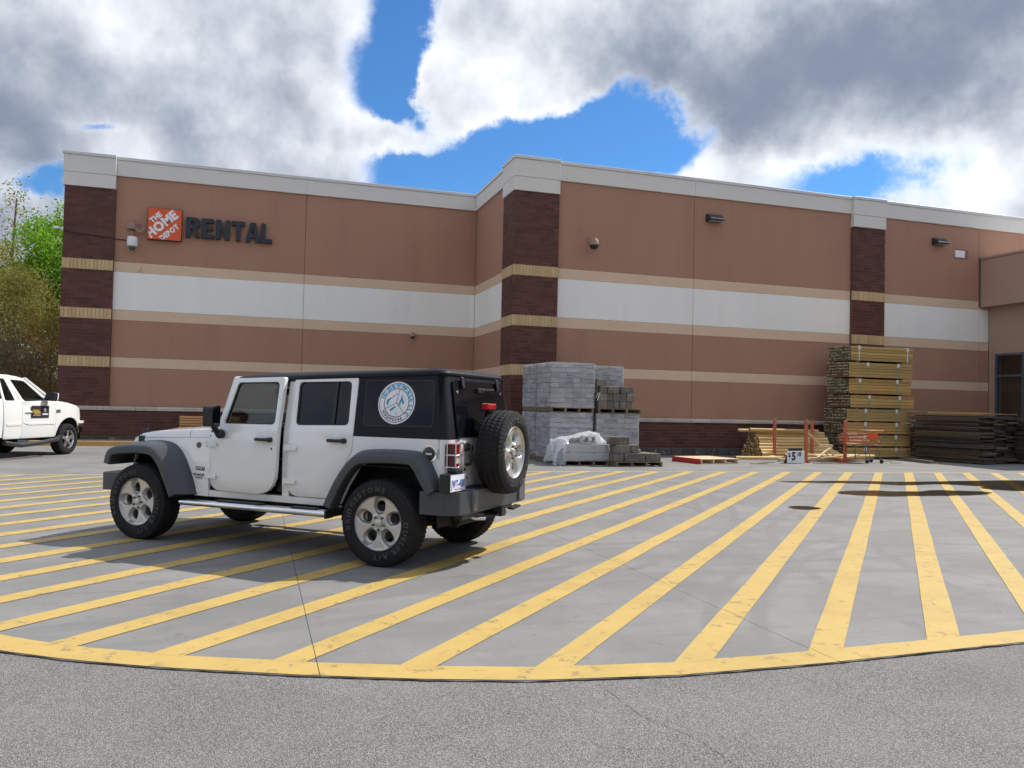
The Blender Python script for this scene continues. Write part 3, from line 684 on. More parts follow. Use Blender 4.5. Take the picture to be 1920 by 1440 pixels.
# sidewalk with yellow kerb along the left front
mb = MB(); mb.box(-6.5, XC - 0.2, 27.62, 28.75, -0.05, 0.15); tag(mb.build('sidewalk', CONCRETE, bevel=0.01, segs=1), 'narrow raised concrete sidewalk along the store front', kind='structure')
KERB = surface_paint('kerb_paint', (0.52, 0.30, 0.09), 0.5)
kerb = empty('kerb'); tag(kerb, 'yellow painted kerb edging the sidewalk by the store', kind='structure')
x = -6.5
while x < XC - 0.3:
    l = min(1.45, XC - 0.2 - x); mb = MB(); mb.prism([(27.46, -0.02), (27.48, 0.155), (27.615, 0.16), (27.615, -0.02)], 'x', x + 0.004, x + l - 0.004); mb.build('kerb_stone', KERB, kerb, bevel=0.015); x += l

# ================================================================== THINGS ON THE WALLS
ORANGE = mat('sign_orange', (0.72, 0.095, 0.02), 0.45, var=0.05)
SIGNWHITE = mat('sign_white', (0.80, 0.80, 0.79), 0.5, var=0.03)
LETTERDARK = mat('letter_dark', (0.016, 0.020, 0.030), 0.5, var=0.08)
SIGNEDGE = mat('sign_edge', (0.10, 0.02, 0.012), 0.5)
sg = empty('store_sign', (-3.07, 28.95, 6.80), label='square orange sign with slanted white stencil lettering on the left wall', cat='sign')
mb = MB(); mb.box(-0.53, 0.53, -0.07, 0.078, 0, 1.06); mb.build('sign_box', SIGNEDGE, sg, bevel=0.008)
mb = MB(); mb.box(-0.515, 0.515, -0.076, -0.0705, 0.015, 1.045); mb.build('sign_face', ORANGE, sg)
mb = MB(); A = radians(43)
def on_sign(cu, cv):
    def f(u, v):
        x = cu + u * cos(A) - v * sin(A); z = 0.53 + cv + u * sin(A) + v * cos(A)
        return (max(-0.514, min(0.514, x)), -0.080, max(0.016, min(1.044, z)))
    return f
def stencil(text, cu, cv, h, w):
    t = MB(); ww = write(t, text, lambda u, v: (u, 0, v), h, bold=0.055, gap=0.06)
    f = on_sign(cu, cv); mb.add([f(x * w / ww, z) for x, _, z in t.v], t.f)
stencil('THE', -0.232, 0.155, 0.155, 0.42); stencil('HOME', -0.075 + 0.075, -0.115 + 0.015, 0.28, 1.17); stencil('DEPOT', 0.205, -0.315, 0.165, 0.72)
mb.build('sign_lettering', SIGNWHITE, sg)
# RENTAL in heavy channel letters
GL = {'R': ([(0, 0), (0, 1), (.5, 1), (.64, .95), (.7, .84), (.7, .64), (.64, .53), (.54, .47), (.72, 0), (.46, 0), (.32, .42), (.25, .42), (.25, 0)], [[(.25, .62), (.4, .62), (.45, .67), (.45, .77), (.4, .82), (.25, .82)]]),
      'E': ([(0, 0), (0, 1), (.64, 1), (.64, .8), (.25, .8), (.25, .61), (.6, .61), (.6, .41), (.25, .41), (.25, .2), (.66, .2), (.66, 0)], []),
      'N': ([(0, 0), (0, 1), (.25, 1), (.48, .48), (.48, 1), (.72, 1), (.72, 0), (.48, 0), (.24, .52), (.24, 0)], []),
      'T': ([(.23, 0), (.23, .79), (0, .79), (0, 1), (.71, 1), (.71, .79), (.48, .79), (.48, 0)], []),
      'A': ([(0, 0), (.25, 1), (.54, 1), (.8, 0), (.54, 0), (.5, .2), (.29, .2), (.25, 0)], [[(.33, .39), (.46, .39), (.4, .74)]]),
      'L': ([(0, 0), (0, 1), (.25, 1), (.25, .21), (.62, .21), (.62, 0)], [])}
rt = empty('store_sign', (-2.41, 28.95, 6.98), label='dark raised block letters reading RENTAL beside the orange sign', cat='sign')
cur = 0.0; HL = 0.67; advs = [.70, .66, .72, .64, .73, .62]; tot = sum(advs) + 5 * 0.085; sx = 2.79 / tot
for ch, ad in zip('RENTAL', advs):
    o_, h_ = GL[ch]; mb = MB()
    mb.panel([(u * sx + cur * sx, v * HL) for u, v in o_], [[(u * sx + cur * sx, v * HL) for u, v in q] for q in h_], lambda u, v, t: (u, -0.06 + 0.135 * t, v), 1)
    mb.build('letter', LETTERDARK, rt, bevel=0.006, segs=1); cur += ad + 0.085
def wall_light(x, y, z, label):
    r = empty('wall_light', (x, y, z), label=label, cat='wall light', group='wall lights high on the right front')
    mb = MB(); mb.prism([(0.0, 0.0), (-0.30, 0.02), (-0.30, 0.07), (-0.13, 0.24), (0.0, 0.24)], 'x', -0.27, 0.27); mb.build('housing', DARKMETAL, r, bevel=0.015)
    mb = MB(); mb.box(-0.24, 0.24, -0.27, -0.03, -0.004, -0.001 + 0.0); mb.build('lens', mat('lamp_lens', (0.4, 0.42, 0.45), 0.2), r)
    mb = MB(); mb.box(-0.29, 0.29, -0.005, 0.0, -0.02, 0.26); mb.build('back_plate', DARKMETAL, r)
wall_light(14.83, YR - 0.001, 8.01, 'black wedge wall light above the middle of the right front')
wall_light(24.64, YR - 0.001, 8.02, 'black wedge wall light near the white plate and entrance block')
CAMTAN = mat('camera_tan', (0.33, 0.20, 0.16), 0.5); CAMBLACK = mat('camera_black', (0.012, 0.012, 0.014), 0.12, var=0.05); CAMWHITE = mat('camera_white', (0.75, 0.75, 0.74), 0.45)
def dome_camera(name, loc, s, m, label, arm=0.35):
    r = empty(name, loc, label=label, cat='camera')
    mb = MB(); mb.tube([(0, 0, 0.12 * s), (0, -arm * 0.6, 0.2 * s), (0, -arm, 0.16 * s)], 0.035 * s, 8); mb.box(-0.07 * s, 0.07 * s, -0.02, 0, 0.02 * s, 0.22 * s); mb.build('arm', m, r, smooth=40)
    mb = MB(); mb.lathe([(0.19 * s, 0.03 * s), (0.17 * s, 0.10 * s), (0.06 * s, 0.165 * s), (-0.06 * s, 0.175 * s), (-0.075 * s, 0.16 * s)], 20, (0, -arm, 0), 'z'); mb.build('housing', m, r, smooth=40)
    mb = MB(); mb.lathe([(-0.06 * s, 0.15 * s), (-0.13 * s, 0.135 * s), (-0.19 * s, 0.08 * s), (-0.205 * s, 0.0)], 20, (0, -arm, 0), 'z'); mb.build('dome', CAMBLACK, r, smooth=60)
dome_camera('security_camera', (10.25, YR - .001, 6.83), 1.0, CAMTAN, 'tan dome security camera with black lower dome beside the middle brick pier')
dome_camera('security_camera', (5.4, YL - .001, 4.02), 0.55, CAMTAN, 'tiny dome camera under the lower beige band of the left front', 0.12)
r = empty('security_camera', (-4.02, YL - .001, 6.62), label='white camera on a bracket with tan box and horn left of the orange sign', cat='camera')
mb = MB(); mb.lathe([(0.32, 0.05), (0.30, 0.15), (0.1, 0.17), (0.0, 0.15), (-0.02, 0.1)], 18, (0, -0.28, -0.12), 'z'); mb.build('housing', CAMWHITE, r, smooth=50)
mb = MB(); mb.sphere((0, -0.28, -0.17), 0.105, 14, 8); mb.build('dome', mat('smoke_dome', (0.09, 0.075, 0.065), 0.2), r, smooth=60)
mb = MB(); mb.tube([(0, 0, 0.35), (0, -0.28, 0.35), (0, -0.28, 0.18)], 0.022, 8); mb.tube([(-0.06, -.02, 0.3), (-0.06, -.02, 0.5)], 0.012, 6); mb.build('bracket', CAMTAN, r, smooth=40)
mb = MB(); mb.box(-0.2, 0.06, -0.14, 0, 0.48, 0.70); mb.build('junction_box', CAMTAN, r, bevel=0.01)
mb = MB(); mb.lathe([(0.0, 0.03), (-0.1, 0.05), (-0.2, 0.14), (-0.21, 0.14), (-0.12, 0.04)], 18, (0.2, -0.02, 0.5), 'y'); mb.build('horn', CAMTAN, r, smooth=40)
r = empty('corner_camera', (-6.12, 28.895, 6.93), label='small camera on the brick corner at far left with sagging black cable', cat='camera')
mb = MB(); mb.obox((-0.13, -0.06, 0.0), (0.10, -0.02, 0.0), (0.012, 0.06, 0), (0, 0, 0.035)); mb.box(-0.02, 0.05, -0.05, 0.0, -0.06, 0.04); mb.build('housing', CAMWHITE, r, bevel=0.01)
mb = MB(); mb.tube([(0.02, -0.022, -0.01), (0.2, -0.022, -0.09), (0.6, -0.022, -0.14), (0.72, -0.022, -.13), (1.1, -0.022, -0.17), (1.52, -0.022, -0.19), (1.56, 0.11, -0.2), (1.9, 0.12, -0.2)], 0.014, 6); mb.build('cable', mat('cable_black', (0.01, 0.01, 0.012), 0.5), r, smooth=50)
r = empty('wall_plate', (25.47, YR - 0.001, 7.6), label='small blank white plate on a brown patch near the entrance block', cat='plate')
mb = MB(); mb.box(0, 0.47, -0.03, -0.006, 0.03, 0.30); mb.build('plate', SIGNWHITE, r)
mb = MB(); mb.box(-0.02, 0.66, -0.0055, 0, -0.02, 0.36); mb.build('patch', mat('patch_brown', (0.30, 0.135, 0.09), 0.9), r)
r = MB().box(-0.05, 0.05, -0.07, 0.0, -0.06, 0.05).build('wall_sensor', STUCCO['beige'], loc=(-3.8, YL - .001, 5.80), bevel=0.02); tag(r, 'small beige fitting on the beige band under the white camera', 'fitting')

# ================================================================== MASONRY PALLETS
PALLETWOOD = mat('pallet_wood', (0.20, 0.15, 0.10), 0.85, var=0.25, scale=6, fine=0.2, fscale=40, rnd=0.3, stretch=(1, 6, 6))
NEWWOOD = mat('new_pallet_wood', (0.66, 0.50, 0.32), 0.75, var=0.15, scale=5, rnd=0.15, stretch=(1, 6, 6))
REDPAINT = mat('red_paint', (0.50, 0.025, 0.03), 0.6, var=0.15, scale=8)
PAVER = mat('grey_paver', (0.33, 0.325, 0.335), 0.9, var=0.2, scale=5, fine=0.1, fscale=60, rnd=0.45, bump=0.3)
WALLBLOCK = mat('weathered_block', (0.145, 0.13, 0.108), 0.95, var=0.3, scale=7, fine=0.25, fscale=90, rnd=0.3, bump=0.6, bscale=50, stain=((0.30, 0.27, 0.225), 5.0, 0.5, 0.66, 0.6))
def film(name, op, spec):
    m = bpy.data.materials.new(name); m.use_nodes = True; T = NT(m.node_tree); m.node_tree.nodes.clear()
    geo = T.n('ShaderNodeNewGeometry')
    mp = T.n('ShaderNodeMapping'); mp.inputs['Scale'].default_value = (1.0, 1.0, 7); T.l(geo.outputs['Position'], mp.inputs['Vector'])
    n = T.n('ShaderNodeTexNoise', _Scale=3.0, _Detail=4.0, _Roughness=0.5); T.l(mp.outputs[0], n.inputs['Vector'])
    n2 = T.n('ShaderNodeTexNoise', _Scale=2.6, _Detail=4.0); T.l(mp.outputs[0], n2.inputs['Vector'])
    b = T.n('ShaderNodeBump', _Strength=0.3, _Distance=0.03); T.l(n.outputs['Fac'], b.inputs['Height'])
    tr = T.n('ShaderNodeBsdfTransparent'); tr.inputs['Color'].default_value = (0.93, 0.94, 0.96, 1)
    df = T.n('ShaderNodeBsdfDiffuse'); df.inputs['Color'].default_value = (0.78, 0.78, 0.80, 1); T.l(b.outputs[0], df.inputs['Normal'])
    tl = T.n('ShaderNodeBsdfTranslucent'); tl.inputs['Color'].default_value = (0.7, 0.7, 0.72, 1)
    gl = T.n('ShaderNodeBsdfGlossy'); gl.inputs['Roughness'].default_value = 0.22; T.l(b.outputs[0], gl.inputs['Normal'])
    dd = T.n('ShaderNodeMixShader'); dd.inputs[0].default_value = 0.35; T.l(df.outputs[0], dd.inputs[1]); T.l(tl.outputs[0], dd.inputs[2])
    a = T.n('ShaderNodeMixShader'); T.l(T.m('ADD', op - 0.15, T.m('MULTIPLY', T.ss(n2.outputs['Fac'], 0.36, 0.64), 0.22)), a.inputs[0]); T.l(tr.outputs[0], a.inputs[1]); T.l(dd.outputs[0], a.inputs[2])
    c = T.n('ShaderNodeMixShader'); c.inputs[0].default_value = spec; T.l(a.outputs[0], c.inputs[1]); T.l(gl.outputs[0], c.inputs[2])
    o = T.n('ShaderNodeOutputMaterial'); T.l(c.outputs[0], o.inputs[0]); return m
FILM = film('stretch_film', 0.37, 0.09); SHEET = film('plastic_sheet', 0.82, 0.10)
def pallet_boards(w, d, h=0.13, along_x=True):
    mb = MB()
    for k in range(3):
        y = d * (0.04 + 0.46 * k); mb.box(0, w, y - 0.0 + (0 if k < 2 else -0.04), y + 0.04, 0.018, h - 0.018) if not along_x else None
    for k in range(4):
        x = (w - 0.05) * k / 3; mb.box(x, x + 0.05, 0, d, 0.018, h - 0.018)
    for k in range(7):
        y = (d - 0.1) * k / 6; mb.box(-0.003, w + 0.003, y, y + 0.1, h - 0.0175, h)
    for k in range(3):
        y = (d - 0.1) * k / 2; mb.box(-0.002, w + 0.002, y, y + 0.1, 0, 0.0175)
    return mb
def film_box(w, d, h, z0, amp=0.010):
    mb = MB()
    def side(p, q, n):
        rows = []; nx = max(4, int((Vector(q) - Vector(p)).length / 0.13)); nz = max(4, int(h / 0.07)); wob = [random.uniform(0, amp) for _ in range(nz + 1)]
        for i in range(nz + 1):
            r_ = []
            for k in range(nx + 1):
                t = k / nx; b = Vector(p).lerp(Vector(q), t) + Vector(n) * (0.008 + wob[i] + random.uniform(0, amp * 0.35)) * (0 if k in (0, nx) else 1)
                r_.append((b.x, b.y, z0 + h * i / nz))
            rows.append(r_)
        mb.grid(rows)
    e = 0.012
    side((-e, -e), (w + e, -e), (0, -1)); side((-e, d + e), (-e, -e), (-1, 0)); side((w + e, -e), (w + e, d + e), (1, 0)); side((w + e, d + e), (-e, d + e), (0, 1))
    mb.add([(-e, -e, z0 + h + .008), (w + e, -e, z0 + h + .008), (w + e, d + e, z0 + h + .008), (-e, d + e, z0 + h + .008)], [(0, 1, 2, 3)])
    return mb
def wrapped(x, y, z, w, d, h, label, layers=9, cols=6, front=True, left=True, group='stretch-wrapped pallets of pavers', amp=0.01):
    r = empty('wrapped_paver_pallet', (x, y, z), label=label, cat='pallet', group=group)
    pallet_boards(w, d).build('pallet', PALLETWOOD, r)
    z0 = 0.132; lh = (h - z0) / layers
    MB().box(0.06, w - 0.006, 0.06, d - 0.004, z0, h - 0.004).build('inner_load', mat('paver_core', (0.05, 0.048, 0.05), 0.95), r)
    cw = w / cols; me = MB().box(0, cw - 0.008, 0, 0.1, 0, lh - 0.014).mesh('paver', PAVER, bevel=0.006, segs=1)
    ns = max(3, round((d - 0.1) / cw)); sw = (d - 0.105) / ns; ms = MB().box(0, 0.1, 0, sw - 0.014, 0, lh - 0.016).mesh('paver', PAVER, bevel=0.006, segs=1)
    for k in range(layers):
        if front:
            for i in range(cols): link('paver', me, r, (i * cw * 0.985 + 0.006 + random.uniform(-.006, .008), random.uniform(-.006, .016), z0 + k * lh + 0.003), (0, 0, random.uniform(-.02, .02)))
        if left:
            for i in range(ns): link('paver', ms, r, (random.uniform(-.006, .004), 0.105 + i * sw, z0 + k * lh + 0.003))
    film_box(w, d, h - z0 + 0.0, z0, amp).build('stretch_wrap', FILM, r, smooth=60)
    return r
PW = 1.25
wrapped(7.60, 20.28, 0, PW - .02, 1.16, 1.375, 'wrapped pallet of grey pavers at ground level, left corner of the stack')
wrapped(7.61, 20.28, 1.378, PW, 1.16, 1.355, 'wrapped pallet of grey pavers on top of the left front corner of the stack')
wrapped(7.60, 21.50, 0, PW - .02, 1.16, 1.375, 'wrapped pallet of pavers at ground level behind the left corner one', front=False)
wrapped(7.60, 21.50, 1.378, PW, 1.16, 1.36, 'wrapped pallet of pavers on top, behind the left front corner one', front=False)
wrapped(8.96, 20.30, 0, PW + .03, 1.16, 1.375, 'wrapped pallet of pavers at ground level under the loose weathered blocks', left=False)
wrapped(9.02, 21.50, 0, PW + .03, 1.16, 1.375, 'wrapped pallet of pavers hidden low behind the loose block stack', front=False, left=False)
wrapped(9.04, 21.50, 1.378, PW + .03, 1.16, 1.37, 'wrapped pallet of pavers standing high behind the loose weathered blocks', left=False)
# pallet of loose wall blocks on top
def bare_pallet(x, y, z, w, d, label, m=PALLETWOOD, rot=0):
    o = pallet_boards(w, d).build('wooden_pallet', m, None, loc=(x, y, z), rot=(0, 0, rot)); return tag(o, label, 'pallet')
bare_pallet(9.0, 20.26, 1.378, 1.30, 1.16, 'dark wooden pallet carrying loose blocks on top of wrapped pavers')
def block(x, y, z, l, d, h, label, group, rot=0.0):
    mb = MB(); n = 4; rows = []
    mb.box(0, l, 0, d, 0, h); o = mb.build('concrete_block', WALLBLOCK, None, bevel=0.014, segs=2, loc=(x, y, z), rot=(0, 0, rot)); return tag(o, label, 'block', group)
G1 = 'weathered blocks on the upper pallet'; L1 = 'weathered grey wall block in the loose stack on the upper pallet'
z = 1.51; s_ = 0.00292
for rn, (row, zz, hh) in zip(('bottom', 'middle', 'top'), (([(905, 1000), (1000, 1060), (1062, 1130), (1132, 1200), (1202, 1265)], 1.51, 0.205), ([(905, 1000), (1001, 1059), (1061, 1200), (1202, 1280)], 1.717, 0.205), ([(925, 996), (1000, 1060), (1065, 1127), (1142, 1280)], 1.924, 0.205))):
    for kk, (a, b) in enumerate(row):
        x0 = 8.86 + (a - 855) * s_; x1 = 8.86 + (b - 855) * s_
        block(x0, 20.28 + random.uniform(0, 0.05), zz, x1 - x0 - 0.006, random.uniform(0.3, 0.42), hh - 0.004, '%s weathered block from the left in the %s course on the upper pallet' % (('first', 'second', 'third', 'fourth', 'fifth')[kk], rn), G1, random.uniform(-.02, .02))
for zz, rn in ((1.51, 'bottom'), (1.717, 'middle'), (1.924, 'top')): block(9.02, 20.72 + random.uniform(0, .05), zz, 1.1, 0.5, 0.2, 'long weathered block behind the %s course on the upper pallet' % rn, 'back block rows on the upper pallet')
block(8.90, 20.42, 1.924, 0.17, 0.34, 0.2, 'dark block at the left end of the top course on the upper pallet', G1)
block(8.98, 20.35, 2.132, 0.29, 0.22, 0.19, 'single weathered block perched on top of the loose stack', None)
o = MB().tube([(8.90, 20.24, 1.80), (8.94, 20.2, 1.92), (9.02, 20.22, 1.95), (8.97, 20.2, 1.85), (8.93, 20.2, 1.72)], 0.008, 6).build('plastic_strap', SIGNWHITE, smooth=50); tag(o, 'broken white strap curling beside the loose blocks', 'strap')
# half pallet under a crumpled sheet
r = empty('half_pallet_load', (7.66, 19.33, 0), label='half-height wrapped pallet of pale blocks in front of the stack', cat='pallet')
pallet_boards(1.24, 0.9).build('pallet', PALLETWOOD, r)
LB = mat('pale_block', (0.50, 0.49, 0.49), 0.9, var=0.12, scale=8, rnd=0.1, bump=0.3)
for k in range(2):
    for i in range(3):
        MB().box(i * 0.413 + 0.003, (i + 1) * 0.413 - 0.003, 0.0, 0.88, 0.134 + k * 0.207, 0.134 + (k + 1) * 0.207 - 0.005).build('pale_block', LB, r, bevel=0.01, segs=1)
film_box(1.24, 0.9, 0.43, 0.13, 0.02).build('stretch_wrap', FILM, r, smooth=60)
def hollow(x, y, z, label):
    mb = MB(); mb.panel([(0, 0), (0.4, 0), (0.4, 0.19), (0, 0.19)], [[(0.04, 0.035), (0.18, 0.035), (0.18, 0.155), (0.04, 0.155)], [(0.22, 0.035), (0.36, 0.035), (0.36, 0.155), (0.22, 0.155)]], lambda u, v, t: (u, t * 0.2, v), 1)
    tag(mb.build('hollow_block', LB, loc=(x, y, z), bevel=0.006, segs=1), label, 'block')
hollow(8.16, 19.42, 0.575, 'pale hollow block under the crumpled plastic, its two holes facing out')
mb = MB(); rows = []
for i in range(34):
    u = i / 33; X = 7.36 + u * 1.62; top = float(np.interp(X, [7.36, 7.45, 7.6, 7.9, 8.2, 8.42, 8.6, 8.8, 8.98], [0.12, 0.62, 0.72, 0.76, 0.84, 0.88, 0.86, 0.66, 0.42]))
    r_ = []
    for k in range(16):
        v = k / 15; Y = 19.30 + v * 0.85 + 0.03 * sin(i * 0.9 + k)
        zz = top - 0.12 * (2 * v - 0.7) ** 2 * (1 if v > 0.35 else 0.6) + 0.022 * sin(i * 1.3 + k * 0.8) + random.uniform(-0.012, 0.012)
        if k == 0 and (X < 7.75 or X > 8.62): zz -= 0.16 + random.uniform(0, 0.1); Y -= 0.04
        r_.append((X + 0.02 * sin(k * 1.7 + i), Y, max(zz, 0.585 if 7.62 < X < 8.9 else 0.06)))
    rows.append(r_)
mb.grid(rows)
rows = []                                                            # the loose flap hanging at the left front corner
for i in range(14):
    t = i / 13; r_ = []
    for k in range(9):
        q = k / 8; r_.append((7.36 + 0.30 * q + 0.03 * sin(i * .8), 19.27 + 0.05 * sin(k * 1.9 + i * .5) + (0.4 * (1 - q) if t < .25 else .2 * (1 - q)), 0.68 - 0.66 * t + 0.02 * sin(k * 2)))
    rows.append(r_)
mb.grid(rows)
tag(mb.build('plastic_sheet', SHEET, smooth=70), 'crumpled white plastic sheet thrown over the half pallet', 'plastic sheet')
# low pallet of weathered blocks
bare_pallet(8.93, 18.93, 0, 1.34, 1.0, 'dark wooden pallet on the ground under a few weathered blocks')
L2 = 'weathered wall block in the small heap on the right ground pallet'; G2 = 'blocks heaped on the right ground pallet'
for x0, x1, zz, dy, lb in ((9.19, 9.78, 0.132, 0, 'long front block in the bottom course on the right ground pallet'), (9.80, 10.25, 0.132, 0.02, 'rightmost block in the bottom course on the right ground pallet'), (8.93, 9.36, 0.352, .03, 'left block in the second course on the right ground pallet'), (9.37, 9.60, 0.352, .05, 'short right block in the second course on the right ground pallet')): block(x0, 18.95 + dy, zz, x1 - x0 - .006, 0.38, 0.216, lb, G2, random.uniform(-.02, .02))
block(8.90, 18.99, 0.132, 0.27, 0.36, 0.216, 'dark leftmost block in the bottom course on the right ground pallet', G2); block(9.3, 19.4, 0.132, 0.9, 0.42, 0.21, 'back block of the bottom course on the right ground pallet', G2)
block(8.84, 19.0, 0.572, 0.5, 0.34, 0.2, 'topmost weathered block of the heap on the right ground pallet', None, 0.05)
block(9.62, 19.1, 0.352, 0.16, 0.2, 0.1, 'small broken block piece on the right ground pallet', None, 0.5)
# red ended pallet
r = empty('red_ended_pallet', (11.93, 19.80, 0), radians(8), 'low new pallet with a red painted end lying on the concrete', 'pallet')
mb = MB()
for k in range(4): x = 0.02 + 1.30 * k / 3; mb.box(x, x + 0.045, 0, 1.3, 0.02, 0.125)
mb.build('stringer', NEWWOOD, r)
for k in range(8): MB().box(0.02, 1.38, 0.165 * k, 0.165 * k + 0.14, 0.1255, 0.145).build('deck_board', NEWWOOD, r, bevel=0.003, segs=1)
for k in range(3): MB().box(0.02, 1.38, 0.58 * k, 0.58 * k + 0.14, 0.0, 0.0195).build('deck_board', NEWWOOD, r)
MB().box(0.0, 0.0195, 0.0, 1.3, 0.004, 0.146).build('painted_end', REDPAINT, r)

# ================================================================== LUMBER
def wood(name, col, rnd=0.2, rough=0.75):
    m = mat(name, col, rough, var=0.16, scale=5, fine=0.12, fscale=30, rnd=rnd, stretch=(0.6, 9, 9), stain=(tuple(c * 0.45 for c in col), 9.0, 0.66, 0.74, 0.7)); return m
TREATED = [wood('treated_lumber_a', (0.46, 0.285, 0.095)), wood('treated_lumber_b', (0.44, 0.295, 0.105)), wood('treated_lumber_c', (0.48, 0.27, 0.08))]
ENDS = [mat('lumber_end_brown', (0.105, 0.08, 0.045), 0.9, var=0.25, scale=20, rnd=0.35), mat('lumber_end_green', (0.095, 0.105, 0.06), 0.9, var=0.25, scale=20, rnd=0.35)]
TAGM = mat('end_tag', (0.62, 0.60, 0.54), 0.7, rnd=0.2); STRAPG = mat('green_strap', (0.16, 0.30, 0.20), 0.5); STRAPW = mat('white_strap', (0.68, 0.68, 0.64), 0.5)
def bundle(x0, x1, y0, z0, z1, rows, label, k, d=1.12, cols=8, strap=STRAPG, sx=(0.28, 0.72)):
    r = empty('lumber_bundle', (x0, y0, z0), radians(random.uniform(-0.6, 0.6)), label, 'lumber', 'strapped bundles of the tall lumber stack')
    L = x1 - x0; h = (z1 - z0) / rows; w = d / cols; me = []
    for q in range(2):
        b = MB(); b.box(0.004, L, 0, w - 0.005, 0, h - 0.011, 0)
        b.add([(0.0, 0.006, 0.006), (0.0, w - 0.011, 0.006), (0.0, w - 0.011, h - 0.011), (0.0, 0.006, h - 0.011)], [(0, 3, 2, 1)], 1)
        me.append(b.mesh('board', [TREATED[(k + q) % 3], ENDS[k % 2]], bevel=0.0))
    for i in range(rows):
        for j in range(cols): link('board', me[(i + j) % 2], r, (random.uniform(-0.02, 0.012), j * w + (random.uniform(-.004, .003) if j == 0 else 0), i * h))
    t = MB()
    for i in range(rows):
        for j in range(cols):
            if random.random() < 0.8: yy = j * w + random.uniform(0.0, 0.3) * w; t.box(-0.024, -0.021, yy, yy + w * 0.62, i * h + h * 0.72, i * h + h * 0.93)
    o = t.build('end_tags', TAGM, r); o['kind'] = 'stuff'
    for s in sx:
        b = MB(); b.box(L * s, L * s + 0.035, -0.009, -0.004, -0.01, z1 - z0 + 0.006); b.box(L * s, L * s + 0.035, -0.009, d, z1 - z0, z1 - z0 + 0.006); b.build('strap', strap, r)
        MB().box(L * s - 0.03, L * s + 0.065, -0.018, -0.0095, z1 - z0 - 0.13, z1 - z0 + 0.004).build('strap_seal', STRAPW, r)
spec = [(18.90, 21.58, 0.06, 0.385, 3, 'lowest bundle of the tall treated lumber stack'), (18.88, 21.57, 0.43, 0.805, 4, 'second bundle from the bottom of the tall treated lumber stack'), (18.87, 21.60, 0.85, 1.235, 4, 'third bundle from the bottom of the tall treated lumber stack'),
        (18.92, 21.64, 1.28, 1.69, 4, 'fourth bundle from the bottom of the tall lumber stack'), (19.04, 21.74, 1.735, 2.155, 4, 'fifth bundle from the bottom of the tall lumber stack, set to the right'), (18.96, 21.55, 2.205, 2.705, 5, 'third bundle from the top of the tall lumber stack'),
        (18.98, 21.62, 2.765, 3.26, 5, 'second bundle from the top of the tall lumber stack, greenish ends'), (19.04, 21.63, 3.325, 3.815, 5, 'topmost bundle of the tall lumber stack with white straps')]
for k, (a, b, z0, z1, rw, lb) in enumerate(spec):
    bundle(a, b, 22.16 + random.uniform(-.03, .03), z0, z1, rw, lb, k, strap=STRAPW if k in (7,) else STRAPG, sx=(0.12, 0.9) if k == 7 else ((0.16, 0.76) if k == 5 else (0.28, 0.76)))
BLEACHED = mat('grey_timber', (0.21, 0.175, 0.13), 0.85, var=0.2, scale=6, rnd=0.2, stretch=(0.6, 8, 8))
for z in (0.0, 0.385, 0.805, 1.235, 1.69, 2.155, 2.705, 3.26):
    for s in (0.35, 2.2):
        zt = {0.0: .059, .385: .429, .805: .849, 1.235: 1.279, 1.69: 1.734, 2.155: 2.204, 2.705: 2.764, 3.26: 3.324}[z]
        tag(MB().box(0, 0.09, 0, 1.1, 0, zt - z - 0.001).build('spacer', BLEACHED, loc=(18.95 + s, 22.18, z)), 'dark wooden spacer at the %s %s' % ('left' if s < 1 else 'right', 'under the tall lumber stack' if z == 0 else 'on top of bundle %s of the tall lumber stack' % {.385: 'one', .805: 'two', 1.235: 'three', 1.69: 'four', 2.155: 'five', 2.705: 'six', 3.26: 'seven'}[z]), 'spacer', 'spacers in the lumber stack')
# dark stacked boards by the entrance
DARKWOOD = [mat('dark_board_a', (0.060, 0.046, 0.034), 0.85, var=0.35, scale=5, rnd=0.5, stretch=(6, 0.8, 9)), mat('dark_board_b', (0.10, 0.072, 0.042), 0.85, var=0.35, scale=5, rnd=0.5, stretch=(6, 0.8, 9))]
pile_rot = radians(12)
def dark_pile(x, y, n_layers, n_cols, L, label, w=0.62, h=0.058):
    r = empty('board_pile', (x, y, 0), pile_rot, label, 'boards', 'dark board piles by the entrance')
    me = [MB().box(0, w - 0.012, 0, L, 0, h - 0.010).mesh('board', m_, bevel=0.003, segs=1) for m_ in DARKWOOD]
    for i in range(n_layers):
        for j in range(n_cols):
            link('board', me[random.random() < 0.3], r, (j * w + random.uniform(-0.05, 0.05), random.uniform(-0.12, 0.12), 0.03 + i * h), (0, 0, random.uniform(-.012, .012)))
    for s in (0.3, L - 0.4): MB().box(0, n_cols * w - .05, s, s + 0.09, 0, 0.029).build('bearer', DARKWOOD[0], r)
dark_pile(21.85, 19.55, 26, 3, 2.35, 'dark weathered board pile standing right of the tall lumber stack')
dark_pile(23.85, 19.25, 25, 4, 2.6, 'dark weathered board pile at the right frame edge before the window')
LIT = wood('loose_board_wood', (0.52, 0.31, 0.10))
for k, (x, y, z, L, a, lb) in enumerate(((21.35, 21.95, 1.63, 3.3, -4, 'longest loose tan board lying on the dark pile'), (21.75, 21.6, 1.60, 2.6, -9, 'loose tan board slanting across the dark pile top'), (22.6, 21.9, 1.60, 3.6, 1, 'loose tan board reaching right across the dark piles'), (21.5, 21.3, 1.575, 2.3, -2, 'short loose tan board at the left top of the dark pile'))):
    tag(MB().box(0, L, 0, 0.14, 0, 0.028).build('loose_board', LIT, loc=(x, y, z), rot=(0, 0, radians(a)), bevel=0.003, segs=1), lb, 'board')
